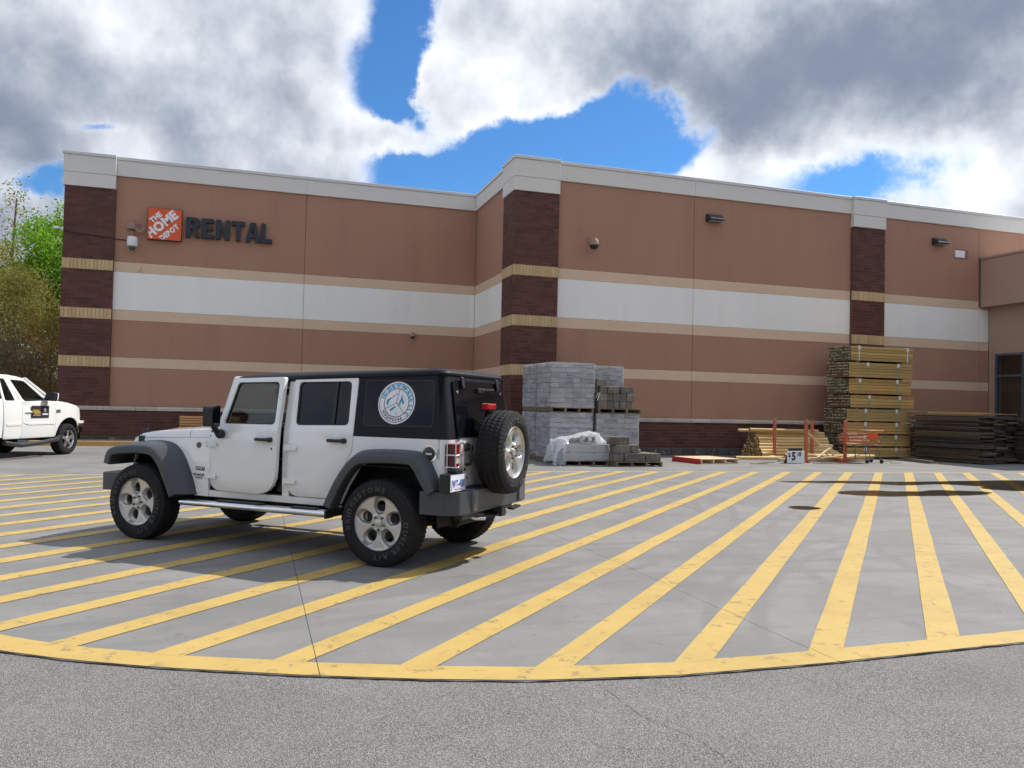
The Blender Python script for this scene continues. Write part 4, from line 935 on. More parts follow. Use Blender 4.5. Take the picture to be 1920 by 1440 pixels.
tag(MB().box(0, 1.38, 0, 0.12, 0, 0.10).build('timber_offcut', BLEACHED, loc=(20.38, 21.2, 0), rot=(0, 0, radians(-101)), bevel=0.006, segs=1), 'grey timber offcut on the ground between lumber stack and dark pile', 'timber')
# landscape timbers
LOG = mat('peeled_log', (0.66, 0.47, 0.20), 0.7, var=0.16, scale=4, rnd=0.22, stretch=(0.7, 8, 8), stain=((0.36, 0.22, 0.08), 7.0, 0.62, 0.72, 0.6)); LOGEND = mat('log_end', (0.20, 0.135, 0.065), 0.9, var=0.3, scale=22, rnd=0.4)
def log_mesh(L, rr=0.052):
    b = MB(); n = 12; c0 = []; c1 = []
    for k in range(n):
        t = 2 * pi * k / n; y = rr * cos(t); z_ = rr * 0.94 * sin(t); c0.append((0, y * 0.97, z_ * 0.97)); c1.append((L, y * 0.97, z_ * 0.97))
    b.loft([c0, [(0.012, y / .97, z_ / .97) for _, y, z_ in c0], [(L - 0.012, y / .97, z_ / .97) for _, y, z_ in c1], c1], False, False)
    b.add(c0, [tuple(reversed(range(n)))], 1); b.add(c1, [tuple(range(n))], 1)
    return b.mesh('log', [LOG, LOGEND], smooth=50)
LM = log_mesh(2.72)
LAB, GRP = 'peeled round timber in the long stacked pile against the base wall', 'peeled timbers in the long pile'
for row in range(9):
    for j in range(12 - row):
        ORD = ('first', 'second', 'third', 'fourth', 'fifth', 'sixth', 'seventh', 'eighth', 'ninth', 'tenth', 'eleventh', 'twelfth')
        y = 21.98 + 0.052 * row * 1.6 + j * 0.106; 
        if y > 23.5: continue
        o = link('log', LM, None, (15.5 + random.uniform(-0.05, 0.05) + 0.02 * row, y, 0.075 + row * 0.0935 + random.uniform(-.003, .003)), (random.uniform(0, 6), random.uniform(-.002, .002), random.uniform(-.004, .004)))
        tag(o, 'peeled timber, %s from the front in the %s row up of the long pile' % (ORD[j], ORD[row]), 'timber', GRP)
for s in (15.9, 17.9): tag(MB().box(0, 0.09, 0, 1.3, 0, 0.022).build('spacer', BLEACHED, loc=(s, 21.95, 0)), 'thin bearer under the %s half of the long timber pile' % ('left' if s < 17 else 'right'), 'spacer', 'bearers under the timber pile')
for k, (x, y, z, a, lb) in enumerate(((15.0, 22.62, 0.90, -3, 'timber sliding left off the top of the long pile'), (15.3, 22.42, 0.93, 1.5, 'timber lying loose on the crest of the long pile'))):
    tag(link('log', LM, None, (x, y, z), (0, radians(0.5), radians(a))), lb, 'timber')
for k, (x, y, z, a, lb) in enumerate(((16.35, 21.05, 0.16, 1, 'loose timber on the rack beams behind the price sign'), (15.9, 21.4, 0.16, -2, 'second loose timber on the rack beams, farther from the price sign'), (14.35, 21.75, 0.06, -5, 'loose timber on the ground reaching left towards the red pallet'))):
    tag(link('log', LM, None, (x, y, z), (k, 0, radians(a))), lb, 'timber')
RACK = mat('rack_orange', (0.50, 0.13, 0.065), 0.6, var=0.15, scale=7, stain=((0.28, 0.08, 0.05), 9.0, 0.6, 0.7, 0.6))
for x, lb in ((15.98, 'orange U-shaped steel rack left of the broken boards'), (17.42, 'orange U-shaped steel rack beside the shopping cart')):
    r = empty('stake_rack', (x, 20.45, 0), label=lb, cat='rack', group='orange stake racks')
    MB().box(-0.05, 0.05, -0.12, 1.75, 0.0, 0.10).build('base_beam', RACK, r, bevel=0.006, segs=1)
    for y in (0.0, 1.55): MB().box(-0.047, 0.047, y, y + 0.07, 0.1005, 1.29).build('post', RACK, r, bevel=0.006, segs=1)
    MB().box(-0.28, -0.051, -0.08, 0.0, 0, 0.06).build('foot', RACK, r, bevel=0.006, segs=1)
PALE = wood('pale_split_wood', (0.70, 0.54, 0.33), 0.1)
for a, b, w, h, lb in (((16.45, 21.1, 0.92), (16.98, 21.05, 0.48), 0.10, 0.03, 'pale broken board leaning down from upper left'), ((16.55, 21.0, 0.84), (16.92, 20.98, 0.50), 0.05, 0.03, 'thin splintered strip under the leaning broken board'), ((16.86, 21.0, 0.50), (17.36, 21.0, 0.49), 0.1, 0.07, 'short pale board lying flat on the broken heap'),
                       ((16.98, 20.9, 0.30), (17.22, 20.88, 0.43), 0.16, 0.035, 'tilted square board scrap on the broken heap'), ((17.20, 20.9, 0.36), (17.42, 20.85, 0.03), 0.09, 0.03, 'pale broken board propped steeply by the right rack'), ((16.90, 20.95, 0.40), (17.3, 20.9, 0.06), 0.04, 0.03, 'thin splinter leaning beside the steep broken board'), ((17.3, 21.3, 0.42), (17.95, 21.2, 0.12), 0.03, 0.14, 'brown plank leaning against the right rack'), ((16.1, 20.62, 0.12), (17.3, 20.7, 0.16), 0.12, 0.03, 'wide pale board lying flat before the broken heap'), ((17.55, 20.75, 0.12), (18.3, 20.9, 0.22), 0.1, 0.03, 'pale board sloping up right of the right rack'), ((16.5, 20.6, 0.15), (16.95, 20.75, 0.36), 0.07, 0.03, 'short pale stick tilted behind the price sign')):
    tag(MB().bar(a, b, w, h).build('broken_board', PALE, bevel=0.003, segs=1), lb, 'board')
tag(MB().bar((15.35, 20.95, 0.05), (18.75, 21.0, 0.05), 0.14, 0.09).build('long_board', PALE, bevel=0.004, segs=1), 'long pale timber lying across the rack beams', 'board')
tag(MB().bar((16.9, 20.72, 0.115), (18.2, 20.75, 0.115), 0.1, 0.03).build('long_board', LIT, bevel=0.003, segs=1), 'brown plank on the rack beams before the long pale timber', 'board')
# price sign
r = empty('price_sign', (15.26, 20.02, 0), label='white price sign reading 5.18 propped on the ground', cat='sign')
MB().box(-0.30, 0.30, -0.012, 0.012, 0.01, 0.37).build('board', SIGNWHITE, r, bevel=0.003, segs=1)
mb = MB(); fz = lambda cx, cz: (lambda u, v: (cx + u, -0.0135, cz + v))
write(mb, '$', fz(-0.23, 0.20), 0.12, bold=0.03); write(mb, '5', fz(-0.08, 0.11), 0.23, bold=0.05, wide=0.85); write(mb, '18', fz(0.12, 0.22), 0.125, bold=0.03, wide=0.95)
mb.build('figures', LETTERDARK, r)
mb = MB(); mb.prism([(0.02, 0.0), (0.30, 0.0), (0.06, 0.46), (0.02, 0.46)], 'x', -0.2, 0.25); mb.build('stand', mat('black_plastic', (0.015, 0.015, 0.017), 0.5), r, bevel=0.01)
mb = MB(); rows = [[(0.25 * u + .02 * sin(v * 9), 0.16 * v, 0.22 * sin(pi * min(1, u * 1.0 + .05)) * (1 - 0.5 * v) * (0.8 + .2 * sin(u * 11 + v * 7))) for u in np.linspace(0, 1, 9)] for v in np.linspace(0, 1, 7)]
tag(mb.grid(rows).build('plastic_bag', SIGNWHITE, loc=(15.85, 22.15, 0.0), smooth=60), 'white crumpled plastic bag at the foot of the timber pile', 'bag')
SCRAP = wood('scrap_wood', (0.34, 0.21, 0.11), 0.3)
for k, (x, y, L, a) in enumerate(((13.6, 19.85, 0.55, -4), (14.3, 20.3, 0.5, 8), (14.75, 19.95, 0.42, -6), (15.8, 19.9, 0.7, 3), (16.6, 20.1, 0.5, 4), (16.9, 20.25, 0.6, -10), (13.95, 20.0, 0.3, 30), (18.9, 20.2, 0.35, -20), (20.0, 19.8, 0.4, -8), (19.2, 20.9, 0.5, 10))):
    tag(MB().box(0, L, 0, 0.035, 0, 0.02).build('wood_scrap', SCRAP, loc=(x, y, 0.0), rot=(0, 0, radians(a))), 'thin wood splinter on the concrete ' + ('beside the right end of the red pallet', 'left of the price sign', 'just left of the price sign foot', 'right under the price sign edge', 'in front of the broken boards', 'slanting in front of the right rack', 'lying askew left of the price sign', 'right of the shopping cart', 'below the grey timber offcut', 'between shopping cart and lumber stack')[k], 'scrap', 'splinters on the ground')
# shopping cart
CARTOR = mat('cart_orange', (0.62, 0.10, 0.035), 0.45, var=0.1); CARTST = mat('cart_steel', (0.20, 0.20, 0.21), 0.35, metal=0.8, var=0.1); RUBBER = mat('rubber', (0.014, 0.014, 0.015), 0.8, var=0.15, scale=20)
r = empty('shopping_cart', (17.82, 20.05, 0), radians(-6), 'orange and steel shopping cart parked before the tall lumber stack', 'cart')
mb = MB()
for y in (0.0, 0.50):
    mb.tube([(-0.62, y, 0.88), (-0.55, y, 0.60), (0.42, y, 0.56), (0.52, y, 0.62), (0.66, y, 1.02)], 0.011, 8)
    mb.tube([(-0.42, y, 0.58), (-0.34, y, 0.16), (0.52, y, 0.12), (0.40, y, 0.56)], 0.014, 8); mb.tube([(-0.02, y, 0.57), (0.0, y, 0.14)], 0.011, 8)
for x, z_ in ((-0.34, 0.16), (0.1, 0.14), (0.52, 0.12), (-0.55, 0.60), (-0.62, 0.88), (0.42, .56)): mb.tube([(x, 0, z_), (x, 0.5, z_)], 0.010, 8)
mb.build('frame', CARTST, r, smooth=50)
mb = MB()
for k in range(13):
    y = 0.5 * k / 12; mb.tube([(-0.62, y, 0.88), (-0.55, y, 0.605), (0.44, y, 0.575)], 0.004, 5, False)
for y in (0.0, 0.5):
    for k in range(18): t = k / 17; mb.tube([(-0.55 + 0.97 * t, y, 0.60 - 0.03 * t), (-0.62 + 1.16 * t, y, 0.88 + 0.06 * t)], 0.004, 5, False)
    for q in (0.33, 0.66, 1.0): mb.tube([(-0.55 - 0.07 * q, y, 0.60 + 0.28 * q), (0.45 + 0.12 * q, y, 0.575 + 0.36 * q)], 0.005, 5, False)
o = mb.build('basket_wires', CARTOR, r, smooth=50); o['kind'] = 'stuff'
MB().box(-0.5, 0.40, 0.02, 0.48, 0.57, 0.584).build('tray', CARTOR, r, bevel=0.004)
MB().tube([(0.66, -0.05, 1.03), (0.66, 0.55, 1.03)], 0.018, 10).build('handle', CARTOR, r, smooth=50)
MB().box(0.02, 0.40, -0.022, -0.014, 0.74, 0.93).build('placard', ORANGE, r, bevel=0.004)
MB().box(0.12, 0.64, -0.03, 0.53, 1.0, 1.018).build('seat_flap', mat('seat_tan', (0.62, 0.40, 0.26), 0.5), r, bevel=0.006)
for x, y in ((-0.02 + 0.07, 0.0), (0.55, 0.0), (0.05 - .38, 0.5), (0.55, 0.5)):
    w_ = MB(); w_.lathe([(-0.016, 0.03), (-0.016, 0.058), (0.016, 0.058), (0.016, 0.03)], 18, (x, y, 0.059), 'y'); w_.build('wheel', RUBBER, r, smooth=40)
    MB().bar((x, y, 0.06), (x - 0.02, y, 0.14), 0.02, 0.03).build('caster_fork', CARTST, r)
# slatted bench by the left wall
BENCH = wood('bench_slat', (0.56, 0.30, 0.13), 0.1)
r = empty('slatted_bench', (-2.38, 28.1, 0.15), label='tan slatted wooden bench against the brick base, seen over the car hood', cat='bench')
for k in range(4): MB().box(0, 1.9, 0.42, 0.46, 0.48 + 0.085 * k, 0.55 + 0.085 * k).build('slat', BENCH, r, bevel=0.006, segs=1)
for k in range(4): MB().box(0, 1.9, 0.02 + 0.1 * k, 0.10 + 0.1 * k, 0.42, 0.45).build('seat_slat', BENCH, r, bevel=0.006, segs=1)
for x in (0.12, 1.72): MB().box(x, x + 0.06, 0.03, 0.40, 0, 0.418).build('leg', DARKMETAL, r); MB().box(x, x + 0.06, 0.462, 0.50, 0, 0.8).build('leg', DARKMETAL, r)

# ================================================================== OFF-ROAD CAR (local: x forward from rear axle, y left, z up)
PAINT = mat('white_car_paint', (0.80, 0.805, 0.805), 0.30, var=0.015, scale=1.5, coat=1.0, stain=((0.60, 0.58, 0.54), 4.0, 0.55, 0.72, 0.22))
HARDTOP = mat('black_hardtop', (0.009, 0.0105, 0.0145), 0.5, var=0.1, scale=3, bump=0.1, bscale=300, spec=0.2)
FLARE = mat('grey_black_flare', (0.050, 0.055, 0.062), 0.45, var=0.15, scale=4, bump=0.1, bscale=400, stain=((0.10, 0.10, 0.10), 3.0, 0.5, 0.8, 0.4))
TRIM = mat('black_trim', (0.012, 0.012, 0.014), 0.45, var=0.1)
UNDER = mat('underbody', (0.012, 0.012, 0.012), 0.8, var=0.2)
TYRE = mat('tyre_rubber', (0.0135, 0.0135, 0.0145), 0.8, var=0.2, scale=12, spec=0.3, stain=((0.026, 0.025, 0.023), 5.0, 0.5, 0.7, 0.4))
RIM = mat('silver_wheel', (0.56, 0.55, 0.53), 0.38, metal=0.75, var=0.06, scale=6)
CHROME = mat('chrome', (0.75, 0.75, 0.76), 0.10, metal=1.0, var=0.02)
TINT = glass('dark_tinted_glass', (0.012, 0.013, 0.015), 1.42)
CLEAR = glass('light_tinted_glass', (0.68, 0.72, 0.68), 1.45)
REDLENS = mat('red_lens', (0.45, 0.008, 0.012), 0.12, var=0.1, scale=40, coat=0.6)
DARKLENS = mat('dark_red_lens', (0.07, 0.004, 0.006), 0.15, var=0.1, coat=0.6)
LETTERW = mat('outline_letter', (0.16, 0.16, 0.155), 0.6, var=0.1)
BLUE = mat('sticker_blue', (0.035, 0.27, 0.46), 0.5); INK = mat('sticker_ink', (0.012, 0.014, 0.03), 0.5); STICKER = mat('sticker_white', (0.78, 0.78, 0.80), 0.45)
LIGHTBLUE = mat('sticker_light_blue', (0.45, 0.68, 0.86), 0.5)
SEAT = mat('seat_cloth', (0.02, 0.02, 0.022), 0.9)
car = empty('off_road_car', (1.6913, 8.0621, 0), radians(139.332), 'white four-door off-road car with black hardtop, front door ajar, spare wheel at the back', 'car')
def cp(mb, name, m, parent=None, **kw): return mb.build(name, m, parent or car, **kw)
def ys(z):
    return 0.770 - 0.010 * ((z - 0.9) / 0.33) ** 2 if z <= 1.2 else 0.7617 - (z - 1.2) * 0.165
def side_map(off=0.0, th=0.035, sgn=1):
    return lambda u, v, t: (u, sgn * (ys(v) + off - th * t), v)
ZC = (0.7, 0.8, 0.9, 1.0, 1.1, 1.2)
# ---- wheels
WR = 0.405
def tyre_mesh():
    prof = [(-0.10, 0.248), (-0.120, 0.257), (-0.133, 0.285), (-0.136, 0.32), (-0.130, 0.35), (-0.122, 0.372)]
    half = [(-0.116, 0.388), (-0.104, 0.397), (-0.085, 0.402), (-0.066, 0.404), (-0.047, 0.405), (-0.028, 0.4055), (-0.010, 0.406)]
    full = prof + half + [(-y, r_) for y, r_ in reversed(half)] + [(-y, r_) for y, r_ in reversed(prof)]
    n = 224; vs = []; fs = []; m = len(full)
    for i, (y, r_) in enumerate(full):
        for k in range(n):
            t = 2 * pi * k / n; rr = r_; yy = y
            if r_ > 0.385:
                a = abs(y)
                ph = (k / n * 56 + (0.35 if y > 0 else 0) + a * 9 + 0.22 * sin(a * 90)) % 1.0
                groove = ph < 0.30 or abs(a - 0.028) < 0.004 or abs(a - 0.085) < 0.003
                if groove: rr -= 0.011
            elif r_ > 0.36:
                ph = (k / n * 56) % 1.0
                if ph < 0.35: rr -= 0.006; yy -= math.copysign(0.004, y)
            vs.append((rr * cos(t), yy, rr * sin(t)))
    for i in range(m - 1):
        for k in range(n): fs.append((i * n + k, i * n + (k + 1) % n, (i + 1) * n + (k + 1) % n, (i + 1) * n + k))
    return MB().add(vs, fs).mesh('tyre', TYRE, smooth=32)
def rim_mesh():
    mb = MB(); nr, na = 34, 200; R0, R1 = 0.028, 0.256; pts = []
    HC, HR = 0.153, 0.053
    def prof(r_):
        if r_ > 0.243: return 0.108 + 0.012 * (1 - ((r_ - 0.2495) / 0.0065) ** 2)
        if r_ > 0.228: return 0.100 + 0.004 * (r_ - .228) / .015
        return 0.100 - 0.016 * ((0.228 - r_) / 0.228) ** 1.3 + (0.008 if r_ < 0.075 else 0.008 * max(0, 1 - (r_ - 0.075) / 0.02))
    keep = []
    for i in range(nr + 1):
        r_ = R0 + (R1 - R0) * i / nr
        for k in range(na):
            a = 2 * pi * k / na; h = prof(r_)
            kk = round((a - pi / 2) / (2 * pi / 5)); da = a - pi / 2 - kk * 2 * pi / 5
            u = (r_ - 0.164) / 0.088; v = r_ * sin(da) / (0.064 + 0.10 * max(0, r_ - 0.15)); de = sqrt(u * u + v * v)
            s_ = max(0.0, min(1.0, (1.02 - de) / 0.32)); s_ = s_ * s_ * (3 - 2 * s_)
            if r_ < 0.238: h -= 0.042 * s_
            pts.append((r_ * cos(a), h, r_ * sin(a)))
    for i in range(nr):
        r_ = R0 + (R1 - R0) * (i + 0.5) / nr
        for k in range(na):
            a = 2 * pi * (k + 0.5) / na; kk = round((a - pi / 2) / (2 * pi / 5)); da = a - pi / 2 - kk * 2 * pi / 5
            if hypot(r_ * cos(da) - HC, r_ * sin(da)) < HR: continue
            keep.append((i * na + k, i * na + (k + 1) % na, (i + 1) * na + (k + 1) % na, (i + 1) * na + k))
    mb.add(pts, keep)
    for q in range(5):                                               # hole walls
        a = pi / 2 + q * 2 * pi / 5; cx, cz = HC * cos(a), HC * sin(a)
        mb.lathe([(0.063, HR + 0.006), (0.059, HR), (0.025, HR - 0.003)], 22, (cx, 0, cz), 'y')
        mb.f = mb.f[:-2]; mb.mi = mb.mi[:-2]
    mb.lathe([(0.108, 0.256), (0.09, 0.249), (0.05, 0.238), (-0.1, 0.238)], 60, (0, 0, 0), 'y'); mb.f = mb.f[:-2]; mb.mi = mb.mi[:-2]
    mb.lathe([(0.088, 0.036), (0.108, 0.036), (0.113, 0.028), (0.114, 0.0)], 28, (0, 0, 0), 'y')
    return mb.mesh('rim', RIM, smooth=38)
TYM, RIMM = tyre_mesh(), rim_mesh()
mb = MB()
for q in range(5): a = pi / 2 + pi / 5 + q * 2 * pi / 5; mb.lathe([(0.085, 0.011), (0.112, 0.011), (0.117, 0.006), (0.118, 0)], 10, (0.06 * cos(a), 0, 0.06 * sin(a)), 'y')
NUTS = mb.mesh('lug_nut', mat('nut_dark', (0.10, 0.10, 0.10), 0.3, metal=0.8), smooth=40)
mb = MB(); mb.lathe([(0.03, 0.0), (0.03, 0.165), (0.018, 0.165), (0.018, 0.0)], 40, (0, 0, 0), 'y'); mb.lathe([(-0.05, 0.222), (-0.05, 0.0)], 30, (0, 0, 0), 'y')
BRAKE = mb.mesh('brake_disc', mat('brake_iron', (0.012, 0.012, 0.012), 0.7), smooth=40)
mb = MB(); fo = lambda u, v, w=0: (-u, 0.1362 + w, v)
write_arc(mb, 'BRIDGESTONE', fo, 0.288, 0.046, radians(196), 1.35, outline=0.016, gap=0.1)
write_arc(mb, 'DUELER A/T', fo, 0.288, 0.046, radians(8), 1.35, outline=0.016, gap=0.1)
TXT = mb.mesh('sidewall_lettering', LETTERW)
def wheel(x, y, z, rz, name='wheel', spin=0.0, parent=None):
    w_ = empty(name, (x, y, z), rz, parent=parent or car)
    for nm, me in (('tyre', TYM), ('rim', RIMM), ('lug_nuts', NUTS), ('brake_disc', BRAKE), ('sidewall_lettering', TXT)):
        o = link(nm, me, w_); o.rotation_euler = (0, spin, 0) if nm != 'tyre' else (0, 0, 0)
    for o in w_.children:
        if o.name.startswith(('lug_nuts', 'sidewall')): o['kind'] = 'stuff'
    return w_
WB = 3.02
wheel(0.015, 0.775, WR - 0.004, 0, spin=0.0); wheel(WB, 0.775, WR - 0.004, 0, spin=0.25); wheel(0, -0.775, WR - 0.004, pi, spin=1.0); wheel(WB, -0.775, WR - 0.004, pi, spin=.5)
# spare: outer face to the rear (local +y -> -x)
sp = wheel(-0.865, 0.045, 1.058, pi / 2, 'spare_wheel', spin=-0.3)
# ---- body
TUB = MB()
def arch(cx, cz, r_, a0, a1, n=14): return [(cx + r_ * cos(radians(a0 + (a1 - a0) * i / n)), cz + r_ * sin(radians(a0 + (a1 - a0) * i / n))) for i in range(n + 1)]
quarter = [(0.40, 1.185), (-0.56, 1.185), (-0.56, 0.72), (-0.40, 0.72)] + arch(0, 0.43, 0.50, 145, 32) + [(0.405, 1.02)]
quarter = [(0.395, 1.185), (-0.545, 1.185), (-0.545, 0.725), (-0.42, 0.725), (-0.36, 0.86), (-0.22, 0.985), (0.14, 0.985), (0.30, 0.90), (0.42, 0.72), (0.52, 0.53), (0.655, 0.53), (0.60, 0.64), (0.50, 0.86), (0.42, 1.0), (0.395, 1.06)]
for sg_ in (1, -1):
    TUB.panel(quarter, [], side_map(0, 0.03, sg_), 1, cuts_v=ZC)
    TUB.panel([(0.52, 0.50), (2.36, 0.50), (2.33, 0.565), (0.60, 0.565)], [], side_map(-0.004, 0.12, sg_), 1)               # rocker
    TUB.panel([(1.155, 0.56), (1.235, 0.56), (1.235, 1.735), (1.155, 1.735)], [], side_map(-0.028, 0.06, sg_), 1, cuts_v=ZC)   # B pillar
# rear corners and rear sill, lofted round the corner
def rear_plan(z, inset=0.0):
    w = ys(z) - inset; xr = -0.625 + inset if z < 1.2 else -0.625 + inset + (z - 1.2) * 0.17; R = 0.075; L = []
    L.append((-0.52, w))
    for k in range(7): t = radians(90 + 90 * k / 6); L.append((xr + R + R * cos(t), w - R + R * sin(t)))
    return L
for sg_ in (1, -1):
    rows = [[(x, sg_ * y, z) for x, y in rear_plan(z) + [(-0.625, 0.565)]] for z in (0.72, 0.85, 1.0, 1.1, 1.185)]
    TUB.grid(rows)
TUB.box(-0.60, -0.56, -0.70, 0.70, 0.66, 0.735)
cp(TUB, 'body_shell', PAINT, smooth=35)
mb = MB()                                                            # dark inside
mb.box(-0.585, 2.2, -0.70, 0.70, 0.50, 0.545); mb.box(-0.545, -0.50, -0.7, 0.7, 0.55, 1.18); mb.box(2.1, 2.14, -0.68, 0.68, 0.5, 1.18)
for sg_ in (1, -1): mb.box(-0.5, 0.40, sg_ * 0.68 - 0.01, sg_ * 0.68 + 0.01, 0.9, 1.19); mb.box(-0.5, 0.62, sg_ * 0.5 - 0.01, sg_ * 0.5 + .01, .5, .92); mb.box(-0.5, 0.6, min(sg_ * .5, sg_ * .74), max(sg_ * .5, sg_ * .74), 0.90, 0.92)
cp(mb, 'inner_body', UNDER)
# tailgate
mb = MB(); mb.panel(rounded([(-0.60, 0.745), (0.555, 0.745), (0.555, 1.205), (-0.60, 1.205)], 0.03), [], lambda u, v, t: (-0.636 + 0.03 * t, u, v), 1); tg = cp(mb, 'tailgate', PAINT, bevel=0.006)
mb = MB(); mb.tube([(-0.665, 0.44, 1.12), (-0.70, 0.44, 1.105), (-0.705, 0.44, 1.02), (-0.70, 0.44, 0.96), (-0.65, 0.44, 0.945)], 0.017, 8); mb.lathe([(-0.64, 0.04), (-0.68, 0.036), (-0.685, 0)], 14, (0, 0.44, 1.11), 'x'); cp(mb, 'handle', TRIM, tg, smooth=40)
mb = MB(); mb.lathe([(-0.637, 0.028), (-0.655, 0.022)], 12, (0, 0.31, 1.10), 'x'); mb.lathe([(-0.637, 0.018), (-0.65, 0.014)], 12, (0, 0.31, 1.05), 'x'); mb.lathe([(-0.637, 0.016), (-0.645, 0.012)], 12, (0, 0.44, 0.90), 'x'); cp(mb, 'rubber_stops', TRIM, tg, smooth=40)
mb = MB(); write(mb, '4WD', lambda u, v: (-0.6375, 0.42 - u, 0.81 + v), 0.022, bold=0.03, wide=1.4); cp(mb, 'badge', INK, tg)
mb = MB(); mb.box(-0.75, -0.63, -0.20, 0.16, 0.90, 1.22); mb.bar((-0.68, 0.1, 1.2), (-0.74, 0.17, 1.46), 0.05, 0.03, up=(0, 1, 0)); cp(mb, 'spare_carrier', TRIM, tg, bevel=0.02)
mb = MB(); mb.box(-0.80, -0.73, 0.10, 0.30, 1.465, 1.525); cp(mb, 'brake_light', REDLENS, bevel=0.01); mb = MB(); mb.box(-0.735, -0.70, 0.12, 0.28, 1.44, 1.53); cp(mb, 'brake_light_housing', TRIM)
# ---- doors
def door(name, outer, hole, sgn, hinge=None, ajar=0.0, tint=CLEAR, glass_in=0.018):
    r_ = empty(name, (0, 0, 0), parent=car)
    if ajar:
        r_.location = (hinge[0], sgn * hinge[1], 0); r_.rotation_euler = (0, 0, -sgn * ajar); off = (hinge[0], sgn * hinge[1])
    else: off = (0, 0)
    sm = side_map(0.0, 0.045, sgn); f = lambda u, v, t: (sm(u, v, t)[0] - off[0], sm(u, v, t)[1] - off[1], v)
    mb = MB(); mb.panel(outer, [hole], f, 1, cuts_v=ZC); mb.build('door_panel', PAINT, r_, bevel=0.004, segs=2, smooth=35)
    c = Vector((sum(p[0] for p in hole) / len(hole), sum(p[1] for p in hole) / len(hole)))
    big = [tuple(c + (Vector(p) - c) * 1.0) for p in hole]; small = [tuple(c + (Vector(p) - c) * 0.945) for p in hole]
    g = side_map(-0.008, 0.02, sgn); gf = lambda u, v, t: (g(u, v, t)[0] - off[0], g(u, v, t)[1] - off[1], v)
    mb = MB(); mb.panel(big, [small], gf, 1); mb.build('window_seal', TRIM, r_)
    g2 = side_map(-glass_in, 0.004, sgn); gf2 = lambda u, v, t: (g2(u, v, t)[0] - off[0], g2(u, v, t)[1] - off[1], v)
    mb = MB(); mb.panel(small, [], gf2, 1); mb.build('door_window', tint, r_)
    def W_(x, y, z): return (x - off[0], sgn * y - off[1], z)
    return r_, W_
FD = rounded([(2.150, 1.115), (2.150, 0.57), (1.245, 0.572), (1.232, 1.2), (1.236, 1.748), (1.905, 1.730), (2.012, 1.262)], [0.02, 0.16, 0.26, 0.0, 0.03, 0.03, 0.02])
FH = rounded([(1.968, 1.262), (1.285, 1.268), (1.295, 1.698), (1.855, 1.688)], [0.02, 0.05, 0.05, 0.04])
RD = rounded([(1.152, 1.2), (1.152, 0.57), (0.66, 0.572), (0.50, 0.875), (0.405, 1.04), (0.398, 1.2), (0.408, 1.762), (1.150, 1.750)], [0, 0.14, 0.05, 0.1, 0.05, 0, 0.04, 0.03])
RH = rounded([(1.082, 1.270), (0.462, 1.285), (0.478, 1.712), (1.098, 1.700)], 0.05)
def door_trim(r_, W_, hx, handle_x, handle_z, sgn):
    for z0, z1 in ((1.02, 1.075), (0.69, 0.745)):
        mb = MB(); mb.add([], []); q = 0.778
        mb.prism([(W_(hx, 0, 0)[0] + a, b) for a, b in ((0.03, z0), (0.03, z1), (-0.085, z1 - 0.006), (-0.11, z0 + 0.03), (-0.11, z0))], 'y', W_(0, q - 0.006, 0)[1], W_(0, q + 0.016, 0)[1]); mb.build('hinge', PAINT, r_, bevel=0.004)
        mb = MB(); mb.tube([W_(hx + 0.022, 0.792, z0 - 0.008), W_(hx + 0.022, 0.792, z1 + 0.004)], 0.012, 8); mb.build('hinge_pin', PAINT, r_, smooth=40)
    mb = MB(); xa, z_ = handle_x, handle_z
    mb.tube([W_(xa + 0.095, ys(z_) - 0.005, z_), W_(xa + 0.09, ys(z_) + 0.03, z_), W_(xa + 0.0, ys(z_) + 0.038, z_), W_(xa - 0.09, ys(z_) + 0.03, z_), W_(xa - 0.095, ys(z_) - .005, z_)], 0.016, 8)
    mb.lathe([(W_(0, ys(z_) - .01, 0)[1], 0.026), (W_(0, ys(z_) + 0.04, 0)[1], 0.024)], 14, (W_(xa - 0.085, 0, 0)[0], 0, z_), 'y'); mb.build('handle', TRIM, r_, smooth=40)
    mb = MB(); mb.lathe([(W_(0, ys(z_) + 0.001, 0)[1], 0.048), (W_(0, ys(z_) + 0.0035, 0)[1], 0.044), (W_(0, ys(z_) - 0.006, 0)[1], 0.0)], 20, (W_(xa + 0.01, 0, 0)[0], 0, z_ + 0.004), 'y'); mb.build('handle_recess', PAINT, r_, smooth=60)
r_, W_ = door('front_door', FD, FH, 1, (2.15, 0.765), radians(4.2)); door_trim(r_, W_, 2.15, 1.40, 1.118, 1); r_['label'] = 'front door standing slightly ajar'
mb = MB(); mb.lathe([(W_(0, ys(1.03) - 0.002, 0)[1], 0.012), (W_(0, ys(1.03) + 0.004, 0)[1], 0.010)], 12, (W_(1.30, 0, 0)[0], 0, 1.03), 'y'); mb.build('lock', TRIM, r_)
